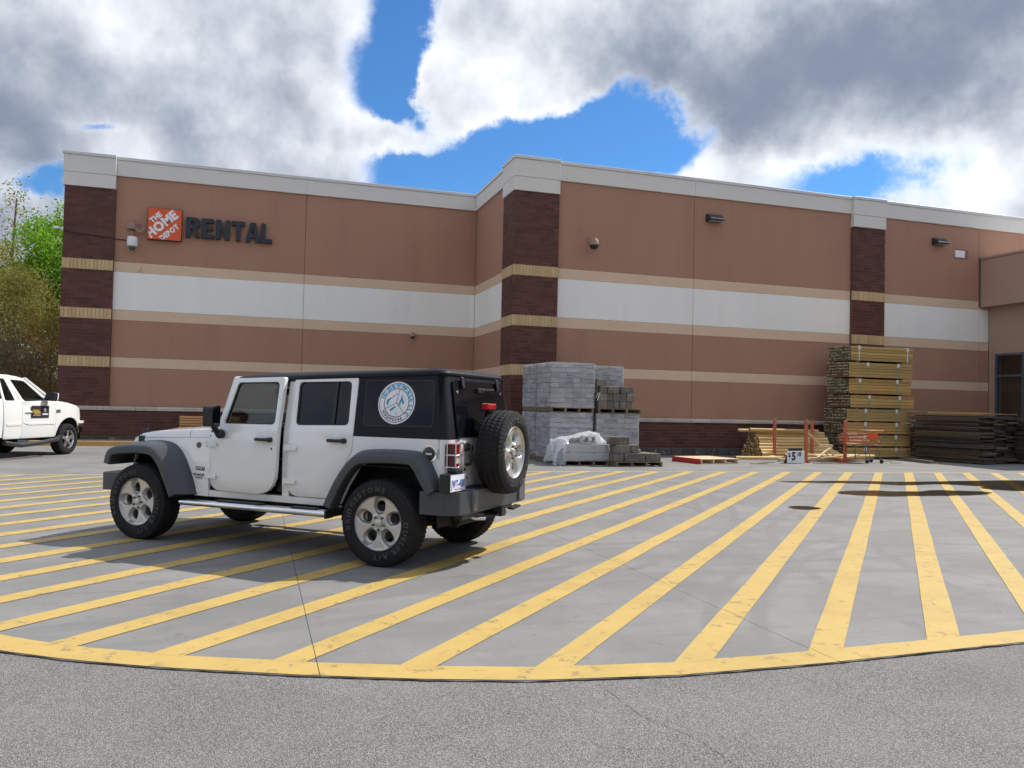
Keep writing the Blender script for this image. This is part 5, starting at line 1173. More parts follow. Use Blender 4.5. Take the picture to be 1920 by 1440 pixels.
# mirror on the front door
mb = MB(); mb.prism(rounded([(-0.065, -0.105), (0.06, -0.105), (0.066, 0.10), (-0.062, 0.115)], 0.03), 'x', -0.055, 0.06); o = mb.build('mirror_housing', TRIM, r_, bevel=0.022, loc=W_(1.985, 0.905, 1.335)); o.rotation_euler = (0, 0, 0.15)
mb = MB(); mb.tube([W_(2.0, 0.745, 1.17), W_(1.985, 0.83, 1.17), W_(1.985, 0.88, 1.24)], 0.03, 10); mb.sphere(W_(1.975, 0.80, 1.155), 0.05, 12, 8); mb.build('mirror_arm', TRIM, r_, smooth=50)
mb = MB(); mb.panel(rounded([(-0.052, -0.088), (0.048, -0.088), (0.052, 0.085), (-0.05, 0.095)], 0.02), [], lambda u, v, t: (-0.0565 - 0.004 * t, u, v), 1); mb.build('mirror_glass', mat('mirror_dark', (0.10, 0.105, 0.11), 0.05, metal=1.0), r_, loc=W_(1.985, 0.905, 1.335)).rotation_euler = (0, 0, 0.15)
r_, W_ = door('rear_door', RD, RH, 1, tint=TINT); door_trim(r_, W_, 1.152, 0.575, 1.135, 1)
mb = MB(); sm = side_map(-0.004, 0.02, 1); mb.panel([(0.63, 1.288), (0.66, 1.288), (0.665, 1.705), (0.635, 1.705)], [], sm, 1); mb.build('window_divider', TRIM, r_)
r_, W_ = door('front_door', FD, FH, -1); door_trim(r_, W_, 2.15, 1.40, 1.118, -1)
mb = MB(); mb.prism(rounded([(-0.065, -0.105), (0.06, -0.105), (0.066, 0.10), (-0.062, 0.115)], 0.03), 'x', -0.055, 0.06); mb.build('mirror_housing', TRIM, r_, bevel=0.022, loc=(1.985, -0.905, 1.335)); mb = MB(); mb.tube([(2.0, -0.745, 1.17), (1.985, -0.83, 1.17), (1.985, -0.88, 1.24)], 0.03, 10); mb.build('mirror_arm', TRIM, r_, smooth=50)
r_, W_ = door('rear_door', RD, RH, -1, tint=TINT); door_trim(r_, W_, 1.152, 0.575, 1.135, -1)
# black edge strip seen in the gap behind the ajar door
mb = MB(); sm = side_map(-0.03, 0.05, 1); mb.panel([(1.155, 0.60), (1.30, 0.60), (1.24, 0.9), (1.236, 1.74), (1.155, 1.74)], [], sm, 1, cuts_v=ZC); cp(mb, 'door_seal', TRIM)
# ---- hardtop
HT = MB()
for sg_ in (1, -1):
    rows = []
    for z in (1.188, 1.25, 1.4, 1.55, 1.7, 1.775):
        rows.append([(0.395, sg_ * ys(z), z), (-0.1, sg_ * ys(z), z)] + [(x, sg_ * y, z) for x, y in rear_plan(z)] + [(rear_plan(z)[-1][0], 0.0, z)])
    HT.grid(rows)
    HT.panel([(0.33, 1.19), (0.395, 1.19), (0.395, 1.76), (0.33, 1.76)], [], side_map(-0.0005, 0.06, sg_), 1)
def roof_plan(ins, z):
    x0, x1, w = -0.535 + ins, 1.965 - ins * 1.2, 0.672 - ins; R = max(0.02, 0.09 - ins * .3); L = []
    for cx, cy, a in ((x1 - R, w - R, 0), (x0 + R, w - R, 90), (x0 + R, -w + R, 180), (x1 - R, -w + R, 270)):
        for k in range(7): t = radians(a + 90 * k / 6); L.append((cx + R * cos(t), cy + R * sin(t)))
    return [(x, y, z - 0.022 * (x + 0.5) - 0.05 * max(0, (x - 1.5) / 0.46) ** 2) for x, y in L]
HT.loft([roof_plan(0.006, 1.772), roof_plan(-0.006, 1.782), roof_plan(-0.008, 1.80), roof_plan(0.004, 1.818), roof_plan(0.03, 1.833), roof_plan(0.10, 1.845), roof_plan(0.25, 1.852), roof_plan(0.45, 1.856)])
ht = cp(HT, 'hardtop', HARDTOP, smooth=40)
QW = rounded([(0.290, 1.292), (-0.452, 1.305), (-0.425, 1.722), (0.305, 1.715)], 0.045)
for sg_ in (1, -1):
    c = (-0.07, 1.508); big = [(c[0] + (u - c[0]) * 1.03, c[1] + (v - c[1]) * 1.045) for u, v in QW]
    cp(MB().panel(big, [QW], side_map(0.004, 0.006, sg_), 1), 'quarter_window_seal', TRIM, ht)
    cp(MB().panel(QW, [], side_map(0.0025, 0.002, sg_), 1), 'quarter_window', mat('black_glass', (0.006, 0.007, 0.009), 0.03, var=0.0, spec=0.22), ht)
BG = MATS['black_glass']
def back(u, v): return rear_plan(v)[-1][0] if v >= 1.2 else -0.625
RG = rounded([(-0.60, 1.215), (0.60, 1.215), (0.572, 1.735), (-0.572, 1.735)], [0.03, 0.03, 0.05, 0.05])
rg = cp(MB().panel(RG, [], lambda u, v, t: (back(u, v) - 0.020 + 0.012 * t, u, v), 1, cuts_v=(1.3, 1.5)), 'rear_window', BG)
for y in (0.40, -0.40):
    mb = MB(); mb.bar((back(0, 1.76) - 0.034, y, 1.772), (back(0, 1.64) - 0.036, y, 1.66), 0.05, 0.026, up=(1, 0, 0)); cp(mb, 'glass_hinge', TRIM, rg, bevel=0.01)
    mb = MB(); mb.lathe([(back(0, 1.64) - 0.019, 0.017), (back(0, 1.64) - 0.03, 0.015), (back(0, 1.64) - 0.031, 0)], 12, (0, y + math.copysign(0.1, y), 1.625), 'x'); cp(mb, 'fixing_cap', CHROME, rg, smooth=40)
mb = MB(); mb.box(back(0, 1.66) - 0.055, back(0, 1.66) - 0.018, -0.05, 0.10, 1.63, 1.675); mb.bar((back(0, 1.66) - 0.05, 0.02, 1.655), (back(0, 1.66) - 0.045, -0.28, 1.665), 0.03, 0.02); cp(mb, 'wiper', TRIM, rg, bevel=0.008)
cp(MB().box(-0.645, -0.63, -0.6, 0.6, 1.198, 1.212), 'rear_window_sill', TRIM)
# round company decal on the quarter window
dec = MB(); DC = (-0.045, 1.512); DR = 0.200; ROT = radians(-6)
def dz(lift, sx_=1.0):
    def f(u, v, w=0):
        uu = u * cos(ROT) - v * sin(ROT); vv = u * sin(ROT) + v * cos(ROT); x = DC[0] - uu; z = DC[1] + vv; return (x, ys(z) + 0.0035 + lift, z)
    return f
def ring(mb, r0, r1, f, mi, n=64, a0=0, a1=2 * pi):
    P = []; 
    for k in range(n + 1): t = a0 + (a1 - a0) * k / n; P += [f(r0 * cos(t), r0 * sin(t)), f(r1 * cos(t), r1 * sin(t))]
    mb.add(P, [(2 * k, 2 * k + 1, 2 * k + 3, 2 * k + 2) for k in range(n)], mi)
ring(dec, 0.0005, DR, dz(0), 0)
ring(dec, DR * 0.90, DR * 0.93, dz(0.0008), 1); ring(dec, DR * 0.645, DR * 0.68, dz(0.0008), 1)
ring(dec, DR * 0.70, DR * 0.885, dz(0.0006), 2, 40, radians(168), radians(8))
for a in (86, 212, 320):
    t = radians(a); n_ = Vector((-sin(t), cos(t))) * 0.0026; e = Vector((cos(t), sin(t))) * DR * 0.65; f = dz(0.0008)
    dec.add([f(n_.x, n_.y), f(-n_.x, -n_.y), f(e.x - n_.x, e.y - n_.y), f(e.x + n_.x, e.y + n_.y)], [(0, 1, 2, 3)], 1)
write_arc(dec, 'IC DRYWALL LLC', dz(0.0011), DR * 0.712, 0.032, radians(172), 1.2, bold=0.05, mi=3, gap=0.11)
write_arc(dec, '9195190346', dz(0.0011), DR * 0.712, 0.030, radians(213), 1.0, bold=0.02, outward=False, mi=1, gap=0.14)
def poly2(pts, mi, lift=0.0011):
    f = dz(lift); dec.add([f(u * DR, v * DR) for u, v in pts], [tuple(t) for t in tessellate_polygon([[Vector((u, v, 0)) for u, v in pts]])], mi)
poly2([(-.52, .10), (-.36, .20), (-.32, .14), (-.42, .06), (-.42, -.14), (-.50, -.16), (-.55, 0)], 3); poly2([(-.38, .17), (-.04, .46), (-.02, .44), (-.35, .14)], 3)   # sprayer
poly2([(.24, .46), (.30, .22), (.42, .06), (.36, -.04), (.24, .12), (.20, -.14), (.14, .0), (.12, -.2), (.08, -.1), (.18, .16)], 3); poly2([(.36, .26), (.42, .12), (.46, .2)], 2)
poly2([(-.30, -.36), (-.24, -.44), (.0, -.22), (-.05, -.14)], 3); poly2([(.04, -.44), (.07, -.42), (.13, -.54), (.10, -.56)], 3)      # trowel, knife
cp(dec, 'company_decal', [STICKER, INK, LIGHTBLUE, BLUE], ht)
# ---- windscreen, cowl, hood, nose
def wsx(s_): return (2.115 - 0.165 * s_, 1.175 + 0.58 * s_)
mb = MB(); WO = rounded([(-0.715, 0), (0.715, 0), (0.655, 1), (-0.655, 1)], [0, 0, 0.05, 0.05]); WH = rounded([(-0.63, 0.12), (0.63, 0.12), (0.585, 0.90), (-0.585, 0.90)], 0.05)
mb.panel(WO, [WH], lambda u, v, t: (wsx(v)[0] - 0.05 * t, u, wsx(v)[1]), 1); wf = cp(mb, 'windscreen_frame', PAINT, bevel=0.006)
cp(MB().panel(WH, [], lambda u, v, t: (wsx(v)[0] - 0.02 - 0.005 * t, u, wsx(v)[1]), 1), 'windscreen', CLEAR, wf)
def hood_w(x): return 0.742 - 0.145 * max(0, (x - 2.15) / 1.25) ** 1.15
def hood_sec(x, drop=0.0):
    t = (x - 2.12) / 1.24; w = hood_w(x); zs = 1.112 - 0.046 * t; zt = 1.222 - 0.088 * t - 0.05 * max(0, t - 0.75) ** 2 * 8 - drop
    L = []
    for y, z in ((w, zs), (w - 0.002, zs + (zt - zs) * 0.45), (w - 0.018, zs + (zt - zs) * 0.78), (w - 0.055, zt - 0.008), (w - 0.12, zt), (w * 0.5, zt + 0.012), (w * 0.38, zt + 0.024), (0, zt + 0.026)): L.append((x, y, z))
    return L + [(x, -y, z) for x, y, z in reversed(L[:-1])]
mb = MB(); mb.grid([hood_sec(x) for x in (2.10, 2.2, 2.32, 2.474)]); cp(mb, 'cowl', PAINT, smooth=40)
mb = MB(); mb.grid([hood_sec(x, d) for x, d in ((2.480, 0), (2.7, 0), (2.95, 0), (3.15, 0), (3.27, 0), (3.33, 0.012), (3.37, 0.035), (3.385, 0.06))]); hd = cp(mb, 'hood', PAINT, smooth=40)
for sg_ in (1, -1):
    mb = MB(); mb.box(3.22, 3.31, sg_ * (hood_w(3.26)) - 0.012, sg_ * hood_w(3.26) + 0.012, 1.02, 1.09); mb.tube([(3.30, sg_ * (hood_w(3.3) - .02), 1.09), (3.31, sg_ * (hood_w(3.3) - .03), 1.15), (3.25, sg_ * (hood_w(3.3) - .06), 1.165)], 0.014, 8); cp(mb, 'hood_latch', TRIM, hd, bevel=0.005)
    mb = MB(); mb.box(2.2, 2.24, sg_ * 0.35, sg_ * 0.35 + 0.03, 1.235, 1.262); cp(mb, 'washer_nozzle', TRIM, hd)
    for zz, xx in ((1.185, 2.155), (1.135, 2.165)): cp(MB().lathe([(sg_ * (hood_w(2.16) - 0.006), 0.010), (sg_ * (hood_w(2.16) + 0.004), 0.008)], 10, (xx, 0, zz - .01), 'y'), 'bolt', TRIM)
    # fender side below the hood seam
    mb = MB(); FS = [(2.158, 1.108), (3.38, 1.062), (3.41, 0.98), (3.30, 0.98), (2.86, 1.0), (2.64, 0.93), (2.48, 0.78), (2.335, 0.50), (2.158, 0.50)]
    mb.panel(FS, [], lambda u, v, t, s=sg_: (u, s * (hood_w(u) + (0.022 * min(1, max(0, (1.1 - v) / 0.3))) - 0.03 * t), v), 1, cuts_u=(2.4, 2.7, 3.0), cuts_v=(0.8, 0.9, 1.0)); cp(mb, 'fender_side', PAINT, smooth=35)
# round badge and lettering on the left fender
fy = lambda x, z: hood_w(x) + 0.022 * min(1, max(0, (1.1 - z) / 0.3))
mb = MB(); mb.lathe([(fy(2.33, 1.02), 0.034), (fy(2.33, 1.02) + 0.008, 0.030), (fy(2.33, 1.02) + 0.009, 0.0)], 20, (2.33, 0, 1.025), 'y'); cp(mb, 'round_badge', mat('badge_grey', (0.12, 0.12, 0.12), 0.3, metal=.6), smooth=40)
bd = MB(); bf = lambda cx, cz, l=0.002: (lambda u, v: (cx - u, fy(cx - u, cz) + l, cz + v))
q = bf(2.285, 0.765, 0.0018); bd.add([q(-0.068, 0), q(0.068, -0.003), q(0.068, 0.034), q(-0.068, 0.037)], [(0, 1, 2, 3)], 0)
write(bd, 'SPORT', bf(2.285, 0.7725, 0.003), 0.021, bold=0.03, wide=1.22, mi=1); write(bd, 'WRANGLER', bf(2.305, 0.705), 0.026, bold=0.035, wide=0.74); write(bd, 'UNLIMITED', bf(2.297, 0.678), 0.017, bold=0.03, wide=0.85)
cp(bd, 'model_lettering', [INK, STICKER])
mb = MB(); mb.panel(rounded([(-0.59, 0.64), (0.59, 0.64), (0.58, 1.07), (-0.58, 1.07)], 0.06), [rounded([(y - 0.033, 0.74), (y + 0.033, 0.74), (y + 0.033, 1.02), (y - 0.033, 1.02)], 0.025) for y in [-0.30 + 0.1 * k for k in range(7)]], lambda u, v, t: (3.415 - 0.03 * t, u, v), 1); gr = cp(mb, 'grille', PAINT, bevel=0.004)
cp(MB().box(3.36, 3.38, -0.56, 0.56, 0.66, 1.05), 'radiator', UNDER, gr)
for y in (0.44, -0.44): cp(MB().lathe([(3.40, 0.105), (3.43, 0.10), (3.445, 0.06), (3.45, 0.0)], 24, (0, y, 0.90), 'x'), 'headlight', mat('headlight_lens', (0.6, 0.62, 0.65), 0.08, coat=1), smooth=50)
# ---- flares: body line -> outer lip -> return
def flare(name, inner, outer, ylip, lip, sgn, yb):
    mb = MB(); rows = []
    n = len(outer)
    for i in range(n):
        a, b = inner[i], outer[i]; p, q_ = Vector(outer[max(0, i - 1)]), Vector(outer[min(n - 1, i + 1)]); tdir = (q_ - p).normalized(); nin = Vector((-tdir.y, tdir.x))
        if nin.dot(Vector((lip[0] - b[0], lip[1] - b[1]))) < 0: nin = -nin
        yb_ = yb(a[0], a[1]); w = []
        m1 = (a[0] * 0.45 + b[0] * 0.55, a[1] * 0.45 + b[1] * 0.55)
        for (x, z), y in (((a[0], a[1]), yb_ - 0.01), ((a[0], a[1]), yb_ + 0.012), (m1, yb_ * 0.35 + ylip * 0.65), ((b[0] - nin.x * 0.012, b[1] - nin.y * .012), ylip - 0.035), ((b[0], b[1]), ylip - 0.008), ((b[0] + nin.x * 0.015, b[1] + nin.y * 0.015), ylip), ((b[0] + nin.x * 0.075, b[1] + nin.y * 0.075), ylip - 0.006), ((b[0] + nin.x * 0.085, b[1] + nin.y * 0.085), ylip - 0.03), ((b[0] + nin.x * 0.07, b[1] + nin.y * 0.07), yb_ - 0.05)):
            w.append((x, sgn * y, z))
        rows.append(w)
    mb.grid(rows); mb.add(rows[0], [tuple(range(len(rows[0])))]); mb.add(rows[-1], [tuple(range(len(rows[0])))])
    return cp(mb, name, FLARE, smooth=38)
def dense(P, n=5):
    out = []
    for i in range(len(P) - 1):
        p0 = Vector(P[max(0, i - 1)]); p1 = Vector(P[i]); p2 = Vector(P[i + 1]); p3 = Vector(P[min(len(P) - 1, i + 2)])
        for k in range(n):
            t = k / n; v = 0.5 * ((2 * p1) + (p2 - p0) * t + (2 * p0 - 5 * p1 + 4 * p2 - p3) * t * t + (3 * p1 - p0 - 3 * p2 + p3) * t ** 3); out.append(tuple(v))
    out.append(tuple(P[-1])); return out
FIN = dense([(3.44, 0.90), (3.41, 1.0), (3.15, 1.04), (2.80, 1.045), (2.60, 0.965), (2.44, 0.78), (2.315, 0.515)]); FOUT = dense([(3.49, 0.80), (3.42, 0.945), (3.12, 0.995), (2.83, 0.985), (2.68, 0.885), (2.58, 0.73), (2.465, 0.515)])
RIN = dense([(0.645, 0.535), (0.54, 0.76), (0.40, 0.965), (0.22, 1.065), (-0.30, 1.075), (-0.44, 1.01), (-0.53, 0.86), (-0.60, 0.735)]); ROUT = dense([(0.607, 0.535), (0.50, 0.745), (0.37, 0.925), (0.20, 1.02), (-0.28, 1.035), (-0.40, 0.975), (-0.49, 0.84), (-0.565, 0.735)])
for sg_ in (1, -1):
    flare('front_flare', FIN, FOUT, 0.925, (2.95, 0.42), sg_, lambda x, z: fy(x, z))
    flare('rear_flare', RIN, ROUT, 0.925, (0.0, 0.42), sg_, lambda x, z: ys(z))
    cp(MB().box(3.455, 3.468, sg_ * 0.86 - 0.03, sg_ * 0.86 + 0.03, 0.855, 0.885), 'side_marker', mat('amber_lens', (0.6, 0.17, 0.03), 0.2))
    for cx in (0.0, WB):                                             # wheel houses
        mb = MB(); rows = []
        for k in range(17): t = radians(-5 + 190 * k / 16); rows.append([(cx + 0.52 * cos(t), sg_ * 0.40, 0.42 + 0.52 * sin(t)), (cx + 0.52 * cos(t), sg_ * (0.74 if cx < 1 else 0.60), 0.42 + 0.52 * sin(t))])
        mb.grid(rows); mb.add([r_[0] for r_ in rows], [tuple(range(17))]); cp(mb, 'wheel_house', UNDER)
# ---- bumpers, steps, underside
mb = MB(); BF = [(3.36, 0.70), (3.36, 0.36), (3.38, -0.36), (3.38, -0.36)]
mb.prism(rounded([(3.50, -0.56), (3.66, -0.42), (3.68, 0), (3.66, 0.42), (3.64, 0.66), (3.57, 0.86), (3.30, 0.88), (3.30, 0.80), (3.42, 0.72), (3.42, -0.72), (3.30, -0.80), (3.30, -0.88), (3.57, -0.86), (3.64, -0.66)][2:] + [(3.66, -0.42)], 0.03), 'z', 0.50, 0.685); cp(mb, 'front_bumper', FLARE, bevel=0.02)
mb = MB(); mb.prism(rounded([(-0.80, 0.0), (-0.80, 0.60), (-0.765, 0.78), (-0.66, 0.875), (-0.40, 0.875), (-0.40, 0.80), (-0.60, 0.76), (-0.62, 0.0), (-0.62, -0.0)][:7] + [(-0.60, -0.76), (-0.40, -0.80), (-0.40, -0.875), (-0.66, -0.875), (-0.765, -0.78), (-0.80, -0.60)], 0.02), 'z', 0.515, 0.722); rb = cp(mb, 'rear_bumper', FLARE, bevel=0.022)
for y in (0.50, -0.58): cp(MB().prism([(-0.60, 0.53), (-0.83, 0.56), (-0.83, 0.72), (-0.78, 0.745), (-0.60, 0.745)][::-1] if False else [(y, 0.535), (y + 0.10, 0.525), (y + 0.10, 0.73), (y, 0.73)], 'x', -0.825, -0.62), 'bumper_pad', mat('bumper_pad_grey', (0.12, 0.12, 0.125), 0.5, var=0.15), rb, bevel=0.02)
cp(MB().box(-0.70, -0.6, -0.6, 0.6, 0.44, 0.514), 'bumper_valance', TRIM, bevel=0.02)
for sg_ in (1, -1):
    mb = MB(); sec = rounded([(0.80, 0.475), (0.885, 0.472), (0.905, 0.44), (0.885, 0.408), (0.80, 0.412)], 0.02, 3); mb.prism([(sg_ * y, z) for y, z in sec], 'x', 0.60, 2.42); stp = cp(mb, 'side_step', mat('polished_step', (0.78, 0.79, 0.80), 0.16, metal=1.0, var=0.03), bevel=0.004, smooth=40)
    for a, b in ((0.72, 1.02), (1.38, 1.95)): cp(MB().box(a, b, min(sg_ * .805, sg_ * .875), max(sg_ * .805, sg_ * .875), 0.4745, 0.486), 'tread_pad', TRIM, stp, bevel=0.003)
    for x in (0.8, 1.5, 2.25): cp(MB().bar((x, sg_ * 0.80, 0.44), (x, sg_ * 0.45, 0.50), 0.05, 0.02), 'step_bracket', UNDER, stp)
    cp(MB().box(0.575, 0.60, min(sg_ * .79, sg_ * .91), max(sg_ * .79, sg_ * .91), 0.40, 0.48), 'step_end', TRIM, stp, bevel=.006)
mb = MB()
for y in (0.40, -0.40): mb.box(-0.6, 3.45, y - 0.04, y + 0.04, 0.42, 0.53)
mb.tube([(0, -0.7, 0.40), (0, 0.7, 0.40)], 0.042, 10); mb.tube([(WB, -0.7, 0.40), (WB, 0.7, 0.40)], 0.042, 10); mb.sphere((0, 0.0, 0.39), 0.13, 12, 8); mb.sphere((WB, -0.2, 0.39), 0.12, 12, 8)
mb.box(0.9, 2.0, -0.35, 0.35, 0.33, 0.46); mb.tube([(-0.50, -0.55, 0.44), (-0.50, 0.42, 0.44)], 0.10, 12); mb.tube([(-0.05, 0.55, 0.3), (-0.1, 0.52, 0.62)], 0.03, 8); mb.tube([(-0.05, -0.55, 0.3), (-0.1, -0.52, 0.62)], 0.03, 8); mb.box(2.3, 3.4, -0.5, 0.5, 0.5, 0.62)
cp(mb, 'chassis', UNDER, smooth=40)
mb = MB(); mb.tube([(-0.55, 0.30, 0.45), (-0.70, 0.28, 0.43), (-0.76, 0.22, 0.43)], 0.022, 10); cp(mb, 'tailpipe', CHROME, smooth=50)
mb = MB(); mb.box(-0.86, -0.62, -0.05, 0.05, 0.43, 0.52); mb.box(-0.84, -0.70, -0.12, 0.12, 0.445, 0.465); mb.bar((-0.82, -0.25, 0.47), (-0.86, -0.36, 0.50), 0.08, 0.02); cp(mb, 'tow_hitch', TRIM, bevel=0.006)
# ---- lamps, plate, fuel cap
for sg_ in (1, -1):
    tl = cp(MB().box(-0.70, -0.60, min(sg_ * .64, sg_ * .765), max(sg_ * .64, sg_ * .765), 0.945, 1.15), 'tail_light', REDLENS, bevel=0.012)
    cp(MB().box(-0.695, -0.60, min(sg_ * .7655, sg_ * .770), max(sg_ * .7655, sg_ * .770), 0.95, 1.145), 'side_lens', DARKLENS, tl)
    cp(MB().box(-0.7035, -0.7005, min(sg_ * .66, sg_ * .74), max(sg_ * .66, sg_ * .74), 0.975, 1.03), 'reverse_lens', SIGNWHITE, tl)
    g_ = MB(); y0, y1 = sg_ * 0.632, sg_ * 0.785
    for z in (0.94, 1.05, 1.155): g_.tube([(-0.62, y1, z), (-0.715, y1, z), (-0.715, y0, z), (-0.64, y0, z)], 0.0065, 8)
    for x, y in ((-0.715, y1), (-0.715, y0), (-0.715, sg_ * 0.70), (-0.63, y1)): g_.tube([(x, y, 0.94), (x, y, 1.155)], 0.0065, 8)
    cp(g_, 'light_guard', CHROME, tl, smooth=50)
mb = MB(); mb.box(-0.735, -0.625, 0.615, 0.925, 0.725, 0.888); pl = cp(mb, 'plate_bracket', TRIM, bevel=0.012)
cp(MB().box(-0.739, -0.7355, 0.625, 0.915, 0.733, 0.880), 'plate', mat('plate_white', (0.72, 0.76, 0.84), 0.4), pl)
mb = MB(); pf = lambda z: (lambda u, v: (-0.7405, 0.77 - u, z + v)); write(mb, 'JWT-4180', pf(0.77), 0.064, bold=0.03, wide=0.64); cp(mb, 'plate_number', mat('plate_blue', (0.04, 0.07, 0.33), 0.5), pl)
mb = MB(); write(mb, 'First in Flight', pf(0.745), 0.016, bold=0.02, wide=1.1); cp(mb, 'plate_motto', mat('plate_red', (0.42, 0.03, 0.05), 0.5), pl)
cp(MB().box(-0.735, -0.64, 0.66, 0.80, 0.889, 0.925), 'plate_lamp', TRIM, pl, bevel=0.012)
cp(MB().lathe([(ys(1.05) - .005, 0.082), (ys(1.05) + 0.006, 0.082), (ys(1.05) + 0.010, 0.076), (ys(1.05) + 0.008, 0.064), (ys(1.05) + 0.002, 0.060)], 32, (-0.437, 0, 1.052), 'y'), 'fuel_filler_ring', CHROME, smooth=40)
fc = cp(MB().lathe([(ys(1.05) + 0.003, 0.061), (ys(1.05) + 0.006, 0.055), (ys(1.05) + 0.005, 0.0)], 28, (-0.437, 0, 1.052), 'y'), 'fuel_cap', mat('fuel_cap_dark', (0.06, 0.06, 0.055), 0.3, metal=.5), smooth=40)
cp(MB().bar((-0.47, ys(1.05) + .008, 1.052), (-0.405, ys(1.05) + .008, 1.052), 0.012, 0.018), 'cap_grip', CHROME, fc)
# ---- inside
for x, w, nm in ((1.45, 0.44, 'front_seat'), (0.55, 0.46, 'rear_seat')):
    for y in (0.36, -0.36):
        mb = MB(); mb.box(x - 0.12, x + 0.40, y - w / 2, y + w / 2, 0.72, 0.90); mb.obox((x - 0.14, y, 1.12), (0.06, 0, 0), (0, w / 2 - 0.02, 0), (-0.06, 0, 0.30)); mb.box(x - 0.27, x - 0.17, y - 0.13, y + 0.13, 1.43, 1.60); cp(mb, nm, SEAT, bevel=0.04)
mb = MB(); mb.prism([(2.12, 0.9), (2.12, 1.19), (1.92, 1.21), (1.80, 1.10), (1.85, 0.9)], 'y', -0.68, 0.68); cp(mb, 'dashboard', SEAT, bevel=0.02)
mb = MB(); c = Vector((1.66, 0.36, 1.12)); ax = Vector((-0.9, 0, 0.42)).normalized(); u = Vector((0, 1, 0)); v = ax.cross(u)
mb.tube([c + (u * cos(t) + v * sin(t)) * 0.185 for t in np.linspace(0, 2 * pi, 28, endpoint=False)], 0.016, 8, closed=True); mb.tube([c - u * .18, c + u * .18], 0.014, 6); mb.tube([c, c + v * -.18], 0.014, 6); mb.tube([c, (1.9, 0.36, 1.0)], 0.03, 8); mb.sphere(c, 0.06, 10, 6); cp(mb, 'steering_wheel', TRIM, smooth=50)
mb = MB(); mb.obox((1.83, 0.02, 1.61), (0.012, 0, 0), (0, 0.13, 0), (0, 0, 0.035)); mb.tube([(1.84, 0.02, 1.63), (1.93, 0.02, 1.70)], 0.01, 6); cp(mb, 'rear_view_mirror', TRIM, bevel=0.008)
mb = MB()
for y in (0.60, -0.60): mb.tube([(1.93, y, 1.70), (1.2, y, 1.73), (0.2, y, 1.73), (-0.35, y * 0.98, 1.6), (-0.42, y, 1.15)], 0.028, 8)
for x in (1.2, 0.25): mb.tube([(x, 0.60, 1.73), (x, -0.60, 1.73)], 0.028, 8)
for y in (0.62, -0.62): mb.tube([(1.2, y * 0.97, 1.73), (1.2, y * 1.06, 1.0), (1.2, y * 1.06, 0.6)], 0.03, 8)
cp(mb, 'roll_bar', TRIM, smooth=50)

# ================================================================== PICKUP (local: x forward from front wheel contact, y left; right side faces the camera)
TW = 1.0
truck = empty('pickup_truck', (-4.641, 23.382, 0), radians(67), 'white pickup truck with dark step bar, cut off by the left frame edge', 'pickup truck')
def tp(mb, name, m, parent=None, **kw): return mb.build(name, m, parent or truck, **kw)
TPAINT = mat('truck_white', (0.80, 0.80, 0.77), 0.4, var=0.02, coat=0.6)
def yr(z):   # right body side, leaning in above the belt; y grows to the left of the truck
    return -0.02 + (0.03 * ((z - 0.9) / 0.45) ** 2 if z < 1.36 else 0.03 + (z - 1.36) * 0.36)
def rmap(off=0.0, th=0.03): return lambda u, v, t: (u, yr(v) - off + th * t, v)
TZ = (0.6, 0.75, 0.9, 1.05, 1.2, 1.36)
YLFT = 1.96
def lmap(off=0.0, th=0.03): return lambda u, v, t: (u, YLFT - 2 * 0.02 - yr(v) - th * t, v)
ar = lambda r_, a0, a1, n=12: [(0.05 + r_ * cos(radians(a0 + (a1 - a0) * i / n)), 0.44 + r_ * sin(radians(a0 + (a1 - a0) * i / n))) for i in range(n + 1)]
fender = [(-0.50, 0.50)] + ar(0.53, 173, 20) + [(0.66, 0.70), (0.70, 1.02), (0.60, 1.20), (0.30, 1.285), (-0.10, 1.345), (-0.50, 1.385)]
for mp_ in (rmap, lmap):
    sh = MB(); sh.panel(fender, [], lambda u, v, t, m_=mp_: (m_()(u, v, t)[0], m_()(u, v, t)[1] + (0.16 * max(0, (u - 0.1) / 0.6) ** 2) * (1 if mp_ is rmap else -1), v), 1, cuts_u=(-0.2, 0.0, 0.2, 0.4), cuts_v=TZ); tp(sh, 'fender', TPAINT, smooth=35)
    sh = MB(); sh.panel([(-4.95, 0.55), (-4.2, 0.55)] + [(-3.62 + 0.52 * cos(radians(a)), 0.44 + 0.52 * sin(radians(a))) for a in range(170, 5, -12)] + [(-2.36, 0.52), (-2.36, 1.42), (-4.95, 1.42)], [], mp_(), 1, cuts_v=TZ); tp(sh, 'bed_side', TPAINT, smooth=35)
tp(MB().box(-4.99, -4.955, 0.0, 1.90, 0.55, 1.40), 'tailgate', TPAINT, bevel=.01)
mb = MB(); rows = []
for x, z in ((-0.62, 1.40), (-0.3, 1.375), (0.1, 1.335), (0.4, 1.28), (0.60, 1.205), (0.74, 1.06)):
    e = 0.16 * max(0, (x - 0.1) / 0.6) ** 2; rows.append([(x, -0.0 + e + 0.02, z - 0.02), (x, 0.10 + e, z + 0.015), (x, 0.5, z + 0.05), (x, 0.97, z + 0.06), (x, 1.44, z + 0.05), (x, 1.84 - e, z + .015), (x, 1.92 - e, z - 0.02)])
mb.grid(rows); tp(mb, 'hood', TPAINT, smooth=50)
